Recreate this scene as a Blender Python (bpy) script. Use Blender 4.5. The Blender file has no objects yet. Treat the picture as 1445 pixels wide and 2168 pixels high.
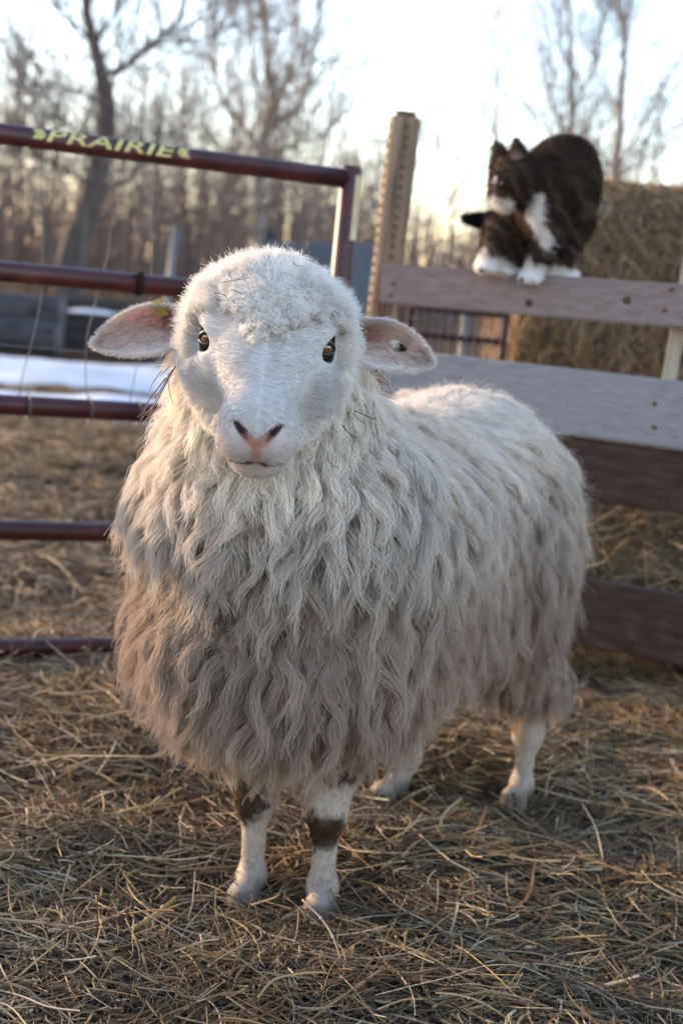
import bpy, bmesh, math, random
import numpy as np
from mathutils import Vector, Matrix

rng = np.random.default_rng(7)
random.seed(7)
scene = bpy.context.scene
COL = scene.collection
R = math.radians

# ------------------------------------------------------------------ camera, sky, sun, exposure
CAM_H, PITCH, ROLL = 0.8, R(9.3), R(5.7)
cam = bpy.data.cameras.new('camera')
cam.sensor_fit = 'VERTICAL'
cam.sensor_height = 36.0
cam.sensor_width = 24.0
cam.lens = 50.0
cam.clip_start = 0.05
cam.clip_end = 2000.0
cam.dof.use_dof = True
cam.dof.focus_distance = 1.53
cam.dof.aperture_fstop = 4.7
cam.dof.aperture_blades = 0
camo = bpy.data.objects.new('camera', cam)
COL.objects.link(camo)
fwd = Vector((0, math.cos(PITCH), -math.sin(PITCH)))
up0 = Vector((0, math.sin(PITCH), math.cos(PITCH)))
rt0 = Vector((1, 0, 0))
rt = rt0 * math.cos(ROLL) + up0 * math.sin(ROLL)
up = up0 * math.cos(ROLL) - rt0 * math.sin(ROLL)
camo.matrix_world = Matrix(((rt.x, up.x, -fwd.x, 0), (rt.y, up.y, -fwd.y, 0), (rt.z, up.z, -fwd.z, CAM_H), (0, 0, 0, 1)))
scene.camera = camo

SUN_DIR = Vector((-0.86, 0.48, 0.22)).normalized()      # towards the sun: low, left and a little behind
sun_el = math.asin(SUN_DIR.z)
sun_az = math.atan2(SUN_DIR.x, SUN_DIR.y)                # from +Y, clockwise
world = bpy.data.worlds.new('World')
scene.world = world
world.use_nodes = True
nt = world.node_tree
bg = nt.nodes['Background']
sky = nt.nodes.new('ShaderNodeTexSky')
sky.sky_type = 'NISHITA'
sky.sun_disc = False
sky.sun_elevation = sun_el
sky.sun_rotation = sun_az
sky.air_density = 1.0
sky.dust_density = 0.4
sky.ozone_density = 2.5
wb = nt.nodes.new('ShaderNodeMix'); wb.data_type = 'RGBA'; wb.blend_type = 'MULTIPLY'; wb.inputs[0].default_value = 1.0
wb.inputs[7].default_value = (1.15, 0.93, 0.85, 1)        # the photograph's warm white balance
nt.links.new(sky.outputs['Color'], wb.inputs[6]); nt.links.new(wb.outputs[2], bg.inputs['Color'])
bg.inputs['Strength'].default_value = 0.15
sl = bpy.data.lights.new('sun', 'SUN')
sl.energy = 2.0
sl.angle = R(0.6)
sl.color = (1.0, 0.72, 0.45)
so = bpy.data.objects.new('sun', sl)
COL.objects.link(so)
so.rotation_euler = (-SUN_DIR).to_track_quat('-Z', 'Y').to_euler()
scene.view_settings.view_transform = 'Standard'
scene.view_settings.look = 'None'
scene.view_settings.gamma = 1.0
scene.view_settings.use_curve_mapping = False
scene.view_settings.exposure = 2.2
scene.render.engine = 'CYCLES'
scene.cycles.use_denoising = True
scene.cycles.max_bounces = 8
scene.cycles.diffuse_bounces = 4
scene.cycles.transmission_bounces = 4
scene.cycles.transparent_max_bounces = 6
scene.cycles_curves.shape = 'RIBBONS'
scene.cycles_curves.subdivisions = 2

# ------------------------------------------------------------------ helpers
def at(px, py, Y):
    """the place that is seen at a photograph position, at the distance Y"""
    a = (px - 722.5) / 3011.0
    b = -(py - 1084.0) / 3011.0
    u = a * math.cos(ROLL) - b * math.sin(ROLL)
    v = a * math.sin(ROLL) + b * math.cos(ROLL)
    d = np.array([u, math.cos(PITCH) + v * math.sin(PITCH), -math.sin(PITCH) + v * math.cos(PITCH)])
    return np.array([0, 0, CAM_H]) + d * (Y / d[1])

def tag(o, label=None, cat=None, group=None, kind=None):
    if label: o['label'] = label
    if cat: o['category'] = cat
    if group: o['group'] = group
    if kind: o['kind'] = kind
    return o

def link(o, parent=None):
    COL.objects.link(o)
    if parent is not None:
        o.parent = parent
        o.matrix_parent_inverse = Matrix.Translation(-parent.location) if parent.type == 'EMPTY' else parent.matrix_basis.inverted()
    return o

def empty(name, loc):
    o = bpy.data.objects.new(name, None)
    o.location = tuple(loc)
    o.empty_display_size = 0.05
    COL.objects.link(o)
    return o

def mesh_obj(name, verts, faces, mat, parent=None, smooth=True):
    me = bpy.data.meshes.new(name)
    me.from_pydata([tuple(map(float, v)) for v in verts], [], [tuple(map(int, f)) for f in faces])
    if smooth:
        me.polygons.foreach_set('use_smooth', [True] * len(me.polygons))
    me.materials.append(mat)
    me.update()
    return link(bpy.data.objects.new(name, me), parent)

def bm_obj(name, bm, mat, parent=None, smooth=False):
    me = bpy.data.meshes.new(name)
    bm.to_mesh(me); bm.free()
    if smooth:
        me.polygons.foreach_set('use_smooth', [True] * len(me.polygons))
    me.materials.append(mat)
    return link(bpy.data.objects.new(name, me), parent)

def set_color_attr(me, cols, name='col'):
    a = me.attributes.new(name, 'FLOAT_COLOR', 'POINT')
    c = np.ones((len(cols), 4), np.float32); c[:, :3] = cols
    a.data.foreach_set('color', c.ravel())

def hair_obj(name, pts, rad, cols, mat, parent=None):
    """pts (N,K,3), rad (N,K), cols (N,3): one hair-curves object"""
    N, K = pts.shape[:2]
    cu = bpy.data.hair_curves.new(name)
    cu.add_curves([K] * N)
    cu.attributes['position'].data.foreach_set('vector', np.ascontiguousarray(pts, np.float32).ravel())
    ra = cu.attributes.get('radius') or cu.attributes.new('radius', 'FLOAT', 'POINT')
    ra.data.foreach_set('value', np.ascontiguousarray(rad, np.float32).ravel())
    ca = cu.attributes.new('col', 'FLOAT_COLOR', 'CURVE')
    c = np.ones((N, 4), np.float32); c[:, :3] = np.clip(cols, 0, 1)
    ca.data.foreach_set('color', c.ravel())
    cu.materials.append(mat)
    return link(bpy.data.objects.new(name, cu), parent)

def unit(v):
    return v / np.maximum(np.linalg.norm(v, axis=-1, keepdims=True), 1e-9)

_lat = np.random.default_rng(99).random((32, 32, 32)).astype(np.float32)
def vnoise(p, freq=1.0, seed=0):
    """value noise in 0..1"""
    q = p * freq + seed * 7.31
    i = np.floor(q).astype(int); f = q - i
    f = f * f * (3 - 2 * f)
    out = 0
    for dx in (0, 1):
        for dy in (0, 1):
            for dz in (0, 1):
                w = (f[..., 0] if dx else 1 - f[..., 0]) * (f[..., 1] if dy else 1 - f[..., 1]) * (f[..., 2] if dz else 1 - f[..., 2])
                out = out + w * _lat[(i[..., 0] + dx) % 32, (i[..., 1] + dy) % 32, (i[..., 2] + dz) % 32]
    return out

def sstep(a, b, x):
    t = np.clip((x - a) / (b - a), 0, 1)
    return t * t * (3 - 2 * t)

# ---- signed distance modelling
def s_ell(p, c, r, rot=None):
    q = p - np.asarray(c)
    if rot is not None: q = q @ rot
    r = np.asarray(r)
    k0 = np.linalg.norm(q / r, axis=1)
    k1 = np.linalg.norm(q / (r * r), axis=1)
    return k0 * (k0 - 1) / np.maximum(k1, 1e-9)

def s_cone(p, a, b, ra, rb):
    a = np.asarray(a, float); b = np.asarray(b, float)
    ba = b - a
    h = np.clip(((p - a) @ ba) / (ba @ ba), 0, 1)
    return np.linalg.norm(p - a - h[:, None] * ba, axis=1) - (ra + (rb - ra) * h)

def smin(a, b, k):
    h = np.maximum(k - np.abs(a - b), 0) / k
    return np.minimum(a, b) - h * h * k * 0.25

def smax(a, b, k):
    return -smin(-a, -b, k)

def grad(sdf, p, e=0.002):
    g = np.empty_like(p)
    for k in range(3):
        d = np.zeros(3); d[k] = e
        g[:, k] = sdf(p + d) - sdf(p - d)
    return unit(g)

def surface_nets(sdf, lo, hi, h):
    lo = np.asarray(lo, float); hi = np.asarray(hi, float)
    n = np.ceil((hi - lo) / h).astype(int) + 1
    ax = [lo[i] + h * np.arange(n[i]) for i in range(3)]
    v = np.empty(n, np.float32)
    for i in range(n[0]):
        g = np.stack(np.meshgrid([ax[0][i]], ax[1], ax[2], indexing='ij'), -1).reshape(-1, 3)
        v[i] = sdf(g).reshape(n[1], n[2])
    ins = v < 0
    m = n - 1
    acc = np.zeros((*m, 3)); cnt = np.zeros(m)
    for a in range(3):
        b, c = [x for x in range(3) if x != a]
        for ob in (0, 1):
            for oc in (0, 1):
                s0 = [None] * 3; s1 = [None] * 3
                s0[a] = slice(0, m[a]); s1[a] = slice(1, m[a] + 1)
                s0[b] = s1[b] = slice(ob, ob + m[b]); s0[c] = s1[c] = slice(oc, oc + m[c])
                v0 = v[tuple(s0)]; v1 = v[tuple(s1)]
                x = (v0 < 0) != (v1 < 0)
                t = np.where(x, v0 / np.where(x, v0 - v1, 1), 0)
                acc[..., a] += np.where(x, t, 0); acc[..., b] += np.where(x, ob, 0); acc[..., c] += np.where(x, oc, 0)
                cnt += x
    act = cnt > 0
    idx = np.full(m, -1); idx[act] = np.arange(act.sum())
    base = np.stack(np.meshgrid(*[np.arange(k) for k in m], indexing='ij'), -1)[act]
    verts = lo + h * (base + acc[act] / cnt[act][:, None])
    faces = []
    for a in range(3):
        b, c = (a + 1) % 3, (a + 2) % 3
        s0 = [slice(1, m[k]) for k in range(3)]; s1 = list(s0)
        s0[a] = slice(0, m[a]); s1[a] = slice(1, m[a] + 1)
        i0 = ins[tuple(s0)]; i1 = ins[tuple(s1)]
        cross = i0 != i1
        pos = np.argwhere(cross)
        off = np.ones(3, int); off[a] = 0
        pos = pos + off
        flip = i1[cross]
        def cell(db, dc):
            q = pos.copy(); q[:, b] -= db; q[:, c] -= dc
            return idx[q[:, 0], q[:, 1], q[:, 2]]
        quad = np.stack([cell(1, 1), cell(0, 1), cell(0, 0), cell(1, 0)], 1)
        quad[flip] = quad[flip][:, ::-1]
        faces.append(quad)
    return verts, np.concatenate(faces)

def project(sdf, p, it=3):
    for _ in range(it):
        p = p - grad(sdf, p, 0.001) * sdf(p)[:, None]
    return p

def mesh_arrays(me):
    me.calc_loop_triangles()
    v = np.empty(len(me.vertices) * 3); me.vertices.foreach_get('co', v); v = v.reshape(-1, 3)
    t = np.empty(len(me.loop_triangles) * 3, int); me.loop_triangles.foreach_get('vertices', t)
    return v, t.reshape(-1, 3)

def scatter(v, t, n, weight=None):
    """n random points on the triangles; weight is per vertex"""
    a, b, c = v[t[:, 0]], v[t[:, 1]], v[t[:, 2]]
    area = np.linalg.norm(np.cross(b - a, c - a), axis=1)
    if weight is not None: area = area * weight[t].mean(1)
    pick = rng.choice(len(t), n, p=area / area.sum())
    r1 = np.sqrt(rng.random(n))[:, None]; r2 = rng.random(n)[:, None]
    return a[pick] * (1 - r1) + b[pick] * (r1 * (1 - r2)) + c[pick] * (r1 * r2)

# ---- plain shapes
def tube(path, radii, sides=8, cap=True):
    path = np.asarray(path, float); K = len(path)
    radii = np.broadcast_to(np.asarray(radii, float), (K,))
    tan = np.gradient(path, axis=0); tan = unit(tan)
    ref = np.array([0, 0, 1.0]) if abs(tan[0][2]) < 0.9 else np.array([1.0, 0, 0])
    V = []; F = []
    x = unit(np.cross(ref, tan[0]))
    for k in range(K):
        x = unit(x - tan[k] * (x @ tan[k])); y = np.cross(tan[k], x)
        for s in range(sides):
            an = 2 * math.pi * s / sides
            V.append(path[k] + radii[k] * (math.cos(an) * x + math.sin(an) * y))
    for k in range(K - 1):
        for s in range(sides):
            s2 = (s + 1) % sides
            F.append((k * sides + s, k * sides + s2, (k + 1) * sides + s2, (k + 1) * sides + s))
    if cap:
        F.append(tuple(range(sides - 1, -1, -1))); F.append(tuple((K - 1) * sides + s for s in range(sides)))
    return V, F

def join(parts):
    V = []; F = []
    for v, f in parts:
        o = len(V); V.extend(v); F.extend([tuple(i + o for i in q) for q in f])
    return V, F

def bar(name, a, b, width_dir, w, th, mat, parent, bev=0.003, segs=1):
    """a plank from a to b: w along width_dir, th across"""
    a = np.asarray(a, float); b = np.asarray(b, float)
    L = np.linalg.norm(b - a); x = (b - a) / L
    z = np.asarray(width_dir, float); z = unit(z - x * (z @ x)); y = np.cross(z, x)
    bm = bmesh.new()
    bmesh.ops.create_cube(bm, size=1)
    bmesh.ops.scale(bm, vec=(L, th, w), verts=bm.verts)
    if bev: bmesh.ops.bevel(bm, geom=bm.edges[:], offset=bev, segments=2, affect='EDGES')
    m = Matrix(((x[0], y[0], z[0], 0), (x[1], y[1], z[1], 0), (x[2], y[2], z[2], 0), (0, 0, 0, 1)))
    c = (a + b) / 2
    o = bm_obj(name, bm, mat, None)
    o.data.transform(Matrix.Translation(c - (np.array(parent.location) if parent is not None else 0)) @ m)
    if parent is not None:
        o.parent = parent
    return o

def world_of(o):
    m = o.matrix_parent_inverse @ o.matrix_basis if o.parent else o.matrix_basis.copy()
    if o.parent: m = world_of(o.parent) @ m
    if o.type == 'EMPTY' and not o.parent: m = Matrix.Translation(o.location)
    return m

def sub(child, part):
    """hang a piece on the part it belongs to without moving it"""
    w = world_of(child)
    child.parent = part
    child.matrix_parent_inverse = world_of(part).inverted() @ w
    return child

# ------------------------------------------------------------------ materials
def new_mat(name):
    m = bpy.data.materials.new(name); m.use_nodes = True
    n = m.node_tree.nodes; l = m.node_tree.links
    return m, n, l, n['Principled BSDF']

def ramp(n, stops):
    r = n.new('ShaderNodeValToRGB')
    e = r.color_ramp.elements
    while len(e) < len(stops): e.new(0.5)
    for i, (p, c) in enumerate(stops):
        e[i].position = p; e[i].color = (*c, 1)
    return r

def noise_mat(name, stops, scale=(1, 1, 1), nscale=5.0, detail=6, rough=0.8, bump=0.3, bdist=0.01, spec=0.3, metallic=0.0, rough_noise=0.5):
    m, n, l, b = new_mat(name)
    tc = n.new('ShaderNodeTexCoord'); mp = n.new('ShaderNodeMapping')
    mp.inputs['Scale'].default_value = scale
    nz = n.new('ShaderNodeTexNoise'); nz.inputs['Scale'].default_value = nscale; nz.inputs['Detail'].default_value = detail
    nz.inputs['Roughness'].default_value = rough_noise
    rp = ramp(n, stops)
    l.new(tc.outputs['Object'], mp.inputs['Vector']); l.new(mp.outputs['Vector'], nz.inputs['Vector'])
    l.new(nz.outputs['Fac'], rp.inputs['Fac']); l.new(rp.outputs['Color'], b.inputs['Base Color'])
    b.inputs['Roughness'].default_value = rough
    b.inputs['Specular IOR Level'].default_value = spec
    b.inputs['Metallic'].default_value = metallic
    if bump:
        bp = n.new('ShaderNodeBump'); bp.inputs['Strength'].default_value = bump; bp.inputs['Distance'].default_value = bdist
        l.new(nz.outputs['Fac'], bp.inputs['Height']); l.new(bp.outputs['Normal'], b.inputs['Normal'])
    return m

def fibre_mat(name, rough=0.7, transl=0.35, spec=0.2):
    m, n, l, b = new_mat(name)
    at_ = n.new('ShaderNodeAttribute'); at_.attribute_name = 'col'
    l.new(at_.outputs['Color'], b.inputs['Base Color'])
    b.inputs['Roughness'].default_value = rough
    b.inputs['Specular IOR Level'].default_value = spec
    tr = n.new('ShaderNodeBsdfTranslucent'); l.new(at_.outputs['Color'], tr.inputs['Color'])
    mx = n.new('ShaderNodeMixShader'); mx.inputs['Fac'].default_value = transl
    l.new(b.outputs['BSDF'], mx.inputs[1]); l.new(tr.outputs['BSDF'], mx.inputs[2])
    l.new(mx.outputs['Shader'], n['Material Output'].inputs['Surface'])
    return m

def attr_mat(name, rough=0.6, spec=0.3, sss=0.0):
    m, n, l, b = new_mat(name)
    at_ = n.new('ShaderNodeAttribute'); at_.attribute_name = 'col'
    l.new(at_.outputs['Color'], b.inputs['Base Color'])
    b.inputs['Roughness'].default_value = rough
    b.inputs['Specular IOR Level'].default_value = spec
    if sss:
        b.inputs['Subsurface Weight'].default_value = sss
        b.inputs['Subsurface Radius'].default_value = (0.008, 0.003, 0.002)
        b.inputs['Subsurface Scale'].default_value = 1.0
    return m

def flat_mat(name, col, rough=0.6, spec=0.3, metallic=0.0):
    return noise_mat(name, [(0.3, tuple(c * 0.8 for c in col)), (0.7, tuple(min(1, c * 1.15) for c in col))], nscale=30, rough=rough, bump=0.1, bdist=0.002, spec=spec, metallic=metallic)

M_wool = fibre_mat('wool fibre', 0.9, 0.28, 0.06)
M_fur = fibre_mat('short fur', 0.85, 0.30, 0.06)
M_skin = attr_mat('sheep skin', 0.65, 0.25, 0.15)
M_ear = attr_mat('sheep ear', 0.7, 0.2, 0.25)
M_catskin = attr_mat('cat skin', 0.8, 0.1)
M_hay = fibre_mat('hay stalk', 0.6, 0.15, 0.3)
M_twig = fibre_mat('twig bark', 0.8, 0.0, 0.2)
M_pipe = noise_mat('maroon pipe paint', [(0.30, (0.028, 0.006, 0.006)), (0.5, (0.060, 0.010, 0.011)), (0.62, (0.072, 0.014, 0.014)), (0.75, (0.11, 0.035, 0.025))], nscale=18, rough=0.42, bump=0.05, bdist=0.001, spec=0.5)
M_board = noise_mat('weathered board', [(0.2, (0.16, 0.115, 0.10)), (0.5, (0.26, 0.20, 0.185)), (0.8, (0.34, 0.275, 0.26))], scale=(0.55, 14, 30), nscale=5, rough_noise=0.66, rough=0.85, bump=0.35, bdist=0.004)
M_board_grey = noise_mat('grey board', [(0.2, (0.20, 0.18, 0.18)), (0.5, (0.30, 0.28, 0.28)), (0.8, (0.37, 0.35, 0.36))], scale=(0.55, 14, 30), nscale=5, rough_noise=0.66, rough=0.85, bump=0.35, bdist=0.004)
M_board_brown = noise_mat('dark brown board', [(0.25, (0.026, 0.014, 0.009)), (0.5, (0.062, 0.034, 0.022)), (0.78, (0.11, 0.066, 0.046))], scale=(0.9, 8, 14), nscale=5, rough_noise=0.62, rough=0.8, bump=0.35, bdist=0.004)  # darker brown tone for the two lower boards
M_post = noise_mat('post timber', [(0.28, (0.085, 0.055, 0.038)), (0.42, (0.23, 0.165, 0.11)), (0.55, (0.33, 0.24, 0.165)), (0.72, (0.44, 0.36, 0.28))], scale=(16, 16, 1.1), nscale=3.5, rough_noise=0.62, rough=0.85, bump=0.4, bdist=0.004)
M_pale = noise_mat('pale lath', [(0.2, (0.34, 0.27, 0.19)), (0.8, (0.52, 0.44, 0.34))], scale=(14, 14, 1.3), nscale=4, rough=0.85, bump=0.3, bdist=0.004)
M_grey_timber = noise_mat('grey timber', [(0.3, (0.022, 0.020, 0.020)), (0.5, (0.06, 0.055, 0.053)), (0.75, (0.12, 0.11, 0.105))], scale=(1.5, 10, 10), nscale=4, rough=0.9, bump=0.4, bdist=0.02)
M_dark = flat_mat('dark recess', (0.02, 0.015, 0.012), 0.9, 0.1)
M_wire = flat_mat('galvanised wire', (0.17, 0.165, 0.165), 0.6, 0.4, 0.3)
M_yellow = flat_mat('yellow paint', (0.64, 0.55, 0.22), 0.5)
M_tagy = flat_mat('yellow tag plastic', (0.46, 0.37, 0.09), 0.5, 0.3)
M_sticker = noise_mat('decal', [(0.3, (0.55, 0.45, 0.22)), (0.7, (0.72, 0.66, 0.45))], nscale=25, rough=0.4, bump=0)
M_bark = noise_mat('grey brown bark', [(0.2, (0.045, 0.033, 0.028)), (0.5, (0.10, 0.078, 0.068)), (0.8, (0.19, 0.16, 0.145))], scale=(3, 3, 1), nscale=6, rough=0.9, bump=0.6, bdist=0.03)
M_birch = noise_mat('pale bark', [(0.25, (0.07, 0.055, 0.048)), (0.45, (0.30, 0.25, 0.21)), (0.8, (0.48, 0.42, 0.36))], scale=(2, 2, 5), nscale=3, rough=0.85, bump=0.3, bdist=0.02)
M_snow = noise_mat('old snow', [(0.25, (0.52, 0.55, 0.60)), (0.7, (0.72, 0.75, 0.80))], nscale=3, rough=0.7, bump=0.3, bdist=0.05)
M_corr = noise_mat('blue grey sheet metal', [(0.2, (0.11, 0.115, 0.12)), (0.8, (0.19, 0.195, 0.20))], nscale=2, rough=0.5, bump=0.1, spec=0.4)

# ground: trampled hay litter, earth and dry grass
def ground_mat():
    m, n, l, b = new_mat('hay litter ground')
    tc = n.new('ShaderNodeTexCoord')
    n1 = n.new('ShaderNodeTexNoise'); n1.inputs['Scale'].default_value = 1.3; n1.inputs['Detail'].default_value = 8
    n2 = n.new('ShaderNodeTexNoise'); n2.inputs['Scale'].default_value = 38; n2.inputs['Detail'].default_value = 8
    r1 = ramp(n, [(0.35, (0.030, 0.020, 0.012)), (0.65, (0.11, 0.078, 0.046))])
    r2 = ramp(n, [(0.30, (0.25, 0.25, 0.25)), (0.75, (1.5, 1.4, 1.2))])
    mx = n.new('ShaderNodeMix'); mx.data_type = 'RGBA'; mx.blend_type = 'MULTIPLY'; mx.inputs[0].default_value = 1.0
    l.new(tc.outputs['Object'], n1.inputs['Vector']); l.new(tc.outputs['Object'], n2.inputs['Vector'])
    l.new(n1.outputs['Fac'], r1.inputs['Fac']); l.new(n2.outputs['Fac'], r2.inputs['Fac'])
    l.new(r1.outputs['Color'], mx.inputs[6]); l.new(r2.outputs['Color'], mx.inputs[7])
    l.new(mx.outputs[2], b.inputs['Base Color'])
    b.inputs['Roughness'].default_value = 0.95; b.inputs['Specular IOR Level'].default_value = 0.1
    bp = n.new('ShaderNodeBump'); bp.inputs['Strength'].default_value = 0.8; bp.inputs['Distance'].default_value = 0.02
    l.new(n2.outputs['Fac'], bp.inputs['Height']); l.new(bp.outputs['Normal'], b.inputs['Normal'])
    return m
M_ground = ground_mat()

# ------------------------------------------------------------------ ground
def ground_z(x, y):
    p = np.stack([x, y, np.zeros_like(x)], -1)
    z = (vnoise(p, 1.7) - 0.5) * 0.06 + (vnoise(p, 6.0, 3) - 0.5) * 0.03
    z = z * np.clip(1.0 - (y - 6) / 30, 0.3, 1)
    z = z - 0.025
    # a low bank of trampled hay along the foot of the board fence and under the gate
    z = z + 0.03 * np.exp(-((y - 2.75) / 0.25) ** 2)
    far = np.clip((y - 9.0) / 20.0, 0, 1)
    z = z + far * 0.35 + np.clip((np.abs(x) - 12) / 40, 0, 1) * 0.3
    return z

def build_ground():
    ys = np.concatenate([np.linspace(-30, 0, 8)[:-1], np.linspace(0, 4, 130), 4 + np.geomspace(0.04, 400, 90)])
    half = np.concatenate([np.linspace(0, 1.6, 56), 1.6 + np.geomspace(0.04, 300, 46)])
    xs = np.concatenate([-half[:0:-1], half])
    X, Y = np.meshgrid(xs, ys)
    Z = ground_z(X, Y)
    V = np.stack([X, Y, Z], -1).reshape(-1, 3)
    nx = len(xs); ii, jj = np.meshgrid(np.arange(len(ys) - 1), np.arange(nx - 1), indexing='ij')
    a = (ii * nx + jj).ravel()
    F = np.stack([a, a + 1, a + nx + 1, a + nx], 1)
    o = mesh_obj('ground', V, F, M_ground)
    tag(o, 'trampled farmyard ground under a litter of hay', 'ground', kind='structure')
build_ground()

def gz(x, y):
    return float(ground_z(np.array([x]), np.array([y]))[0])

#@@SNOW
def snow_patch(name, cx, cy, rx, ry, seed, label):
    n = 44; V = [(cx, cy, gz(cx, cy) + 0.06)]; F = []
    rings = 7
    for r in range(1, rings + 1):
        t = r / rings
        for s in range(n):
            an = 2 * math.pi * s / n
            q = np.array([[math.cos(an) * 1.3, math.sin(an) * 1.3, seed * 3.7]])
            k = 0.50 + 0.95 * float(vnoise(q, 2.6, seed)[0])
            x = cx + rx * k * t * math.cos(an); y = cy + ry * k * t * math.sin(an)
            h = 0.07 * (1 - t ** 3) * (0.6 + 0.8 * float(vnoise(np.array([[x, y, 1.0]]), 2.2, seed)[0])) - 0.02 * t
            V.append((x, y, gz(x, y) + h))
    for s in range(n):
        F.append((0, 1 + s, 1 + (s + 1) % n))
        for r in range(rings - 1):
            a = 1 + r * n
            F.append((a + s, a + n + s, a + n + (s + 1) % n, a + (s + 1) % n))
    o = mesh_obj(name, V, F, M_snow)
    tag(o, label, 'snow')
    return o
snow_patch('snow_patch', -1.7, 9.6, 1.45, 0.95, 1, 'larger patch of old white snow in front of the grey timbers')
snow_patch('snow_patch', -1.5, 7.45, 1.35, 0.42, 2, 'thin strip of melting snow just above the gate third rail')

# ------------------------------------------------------------------ gate
def build_gate():
    A = at(-90, 0, 2.56); Bp = at(742, 378, 2.87)
    ax = np.array([A[0], 2.56, 0]); bx = np.array([Bp[0], 2.87, 0])
    d = unit(bx - ax)
    far_end = bx - d * 3.0
    root = empty('tube_gate', (bx[0], bx[1], 0))
    tag(root, 'maroon five rail tube gate with yellow lettering on its top rail', 'gate')
    rr = 0.0188
    zs = [0.993, 0.752, 0.51, 0.274, 0.045]; rails = []
    for z in zs:
        a = np.array([*far_end[:2], z]); b = np.array([*bx[:2], z])
        v, f = tube([a, (a + b) / 2, b - d * 0.012], rr, 20)
        rails.append(mesh_obj('rail', v, f, M_pipe, root))
    # end stile with its elbow cap
    v, f = tube([(bx[0], bx[1], 0.02), (bx[0], bx[1], 0.5), (bx[0], bx[1], 1.012), (bx[0], bx[1], 1.018)], [0.0215, 0.0215, 0.0215, 0.018], 20)
    st = mesh_obj('end_stile', v, f, M_pipe, root)
    fe = far_end
    v, f = tube([(fe[0], fe[1], 0.02), (fe[0], fe[1], 0.5), (fe[0], fe[1], 1.016)], 0.0215, 16)
    mesh_obj('end_stile', v, f, M_pipe, root)
    # decal strip on the outer side of the stile
    r2 = 0.0222; V = []; F = []
    for k, z in enumerate(np.linspace(0.875, 1.0, 3)):
        for s in range(7):
            an = R(-62 + s * 14)
            V.append((bx[0] + r2 * math.cos(an), bx[1] + r2 * math.sin(an), z))
    for k in range(2):
        for s in range(6): F.append((k * 7 + s, k * 7 + s + 1, k * 7 + 8 + s, k * 7 + 7 + s))
    sub(mesh_obj('decal', V, F, M_sticker, root), st)
    # lettering wrapped on the top rail
    cu = bpy.data.curves.new('lettering', 'FONT'); cu.body = 'PRAIRIE'; cu.size = 1.0; cu.offset = 0.018; cu.space_character = 1.06
    cu.resolution_u = 3
    tmp = bpy.data.objects.new('tmp_text', cu); COL.objects.link(tmp)
    dg = bpy.context.evaluated_depsgraph_get(); dg.update()
    me = bpy.data.meshes.new_from_object(tmp.evaluated_get(dg))
    bpy.data.objects.remove(tmp)
    bm = bmesh.new(); bm.from_mesh(me); bmesh.ops.triangulate(bm, faces=bm.faces[:]); bmesh.ops.subdivide_edges(bm, edges=[e for e in bm.edges if e.calc_length() > 0.12], cuts=3, use_grid_fill=True); bmesh.ops.triangulate(bm, faces=bm.faces[:]); bm.to_mesh(me); bm.free()
    n = len(me.vertices); co = np.empty(n * 3); me.vertices.foreach_get('co', co); co = co.reshape(-1, 3)
    co[:, 0] -= co[:, 0].min(); co[:, 1] -= co[:, 1].min()
    co[:, 0] /= co[:, 0].max(); co[:, 1] /= co[:, 1].max()
    p0 = at(108, 300, 2.6); p1 = at(366, 330, 2.71)
    s0 = (p0[:2] - bx[:2]) @ d[:2]; s1 = (p1[:2] - bx[:2]) @ d[:2]
    side = np.array([d[1], -d[0], 0])        # towards the camera
    def wrap(x, y):                           # x 0..1 along the rail, y 0..1 round it
        s = s0 + (s1 - s0) * x
        an = R(-14) + y * R(74)
        r = rr + 0.0006
        return np.array([bx[0] + d[0] * s, bx[1] + d[1] * s, 0.993]) + r * (math.cos(an) * side + math.sin(an) * np.array([0, 0, 1]))
    faces = [tuple(p.vertices) for p in me.polygons]
    sub(mesh_obj('lettering', [wrap(c[0] + 0.05 * (c[1] - 0.5), c[1]) for c in co], faces, M_yellow, root, smooth=False), rails[0])
    bpy.data.meshes.remove(me)
    # ear-of-grain emblem at each end of the word
    for side_x, sg in ((-0.015, -1), (1.02, 1)):
        V = []; F = []
        def leaf(x0, y0, x1, y1, w):
            dx, dy = x1 - x0, y1 - y0; L = math.hypot(dx, dy * 0.12); px, py = -dy * 0.12 / L * w, dx / L * w * 8
            b = len(V)
            for q in ((x0, y0), ((x0 + x1) / 2 + px, (y0 + y1) / 2 + py), (x1, y1), ((x0 + x1) / 2 - px, (y0 + y1) / 2 - py)):
                V.append(wrap(*q))
            F.append((b, b + 1, b + 2, b + 3) if sg > 0 else (b + 3, b + 2, b + 1, b))
        leaf(side_x, 0.5, side_x + sg * 0.12, 0.5, 0.010)
        for k in range(3):
            for e in (-1, 1):
                x0 = side_x + sg * (0.012 + 0.026 * k)
                leaf(x0, 0.5, x0 + sg * 0.055, 0.5 + e * 0.46, 0.012)
        sub(mesh_obj('grain_emblem', V, F, M_yellow, root, smooth=False), rails[0])
    # wire net tied to the back of the rails: slack verticals and two long strands
    back = -side * 0.024
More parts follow.
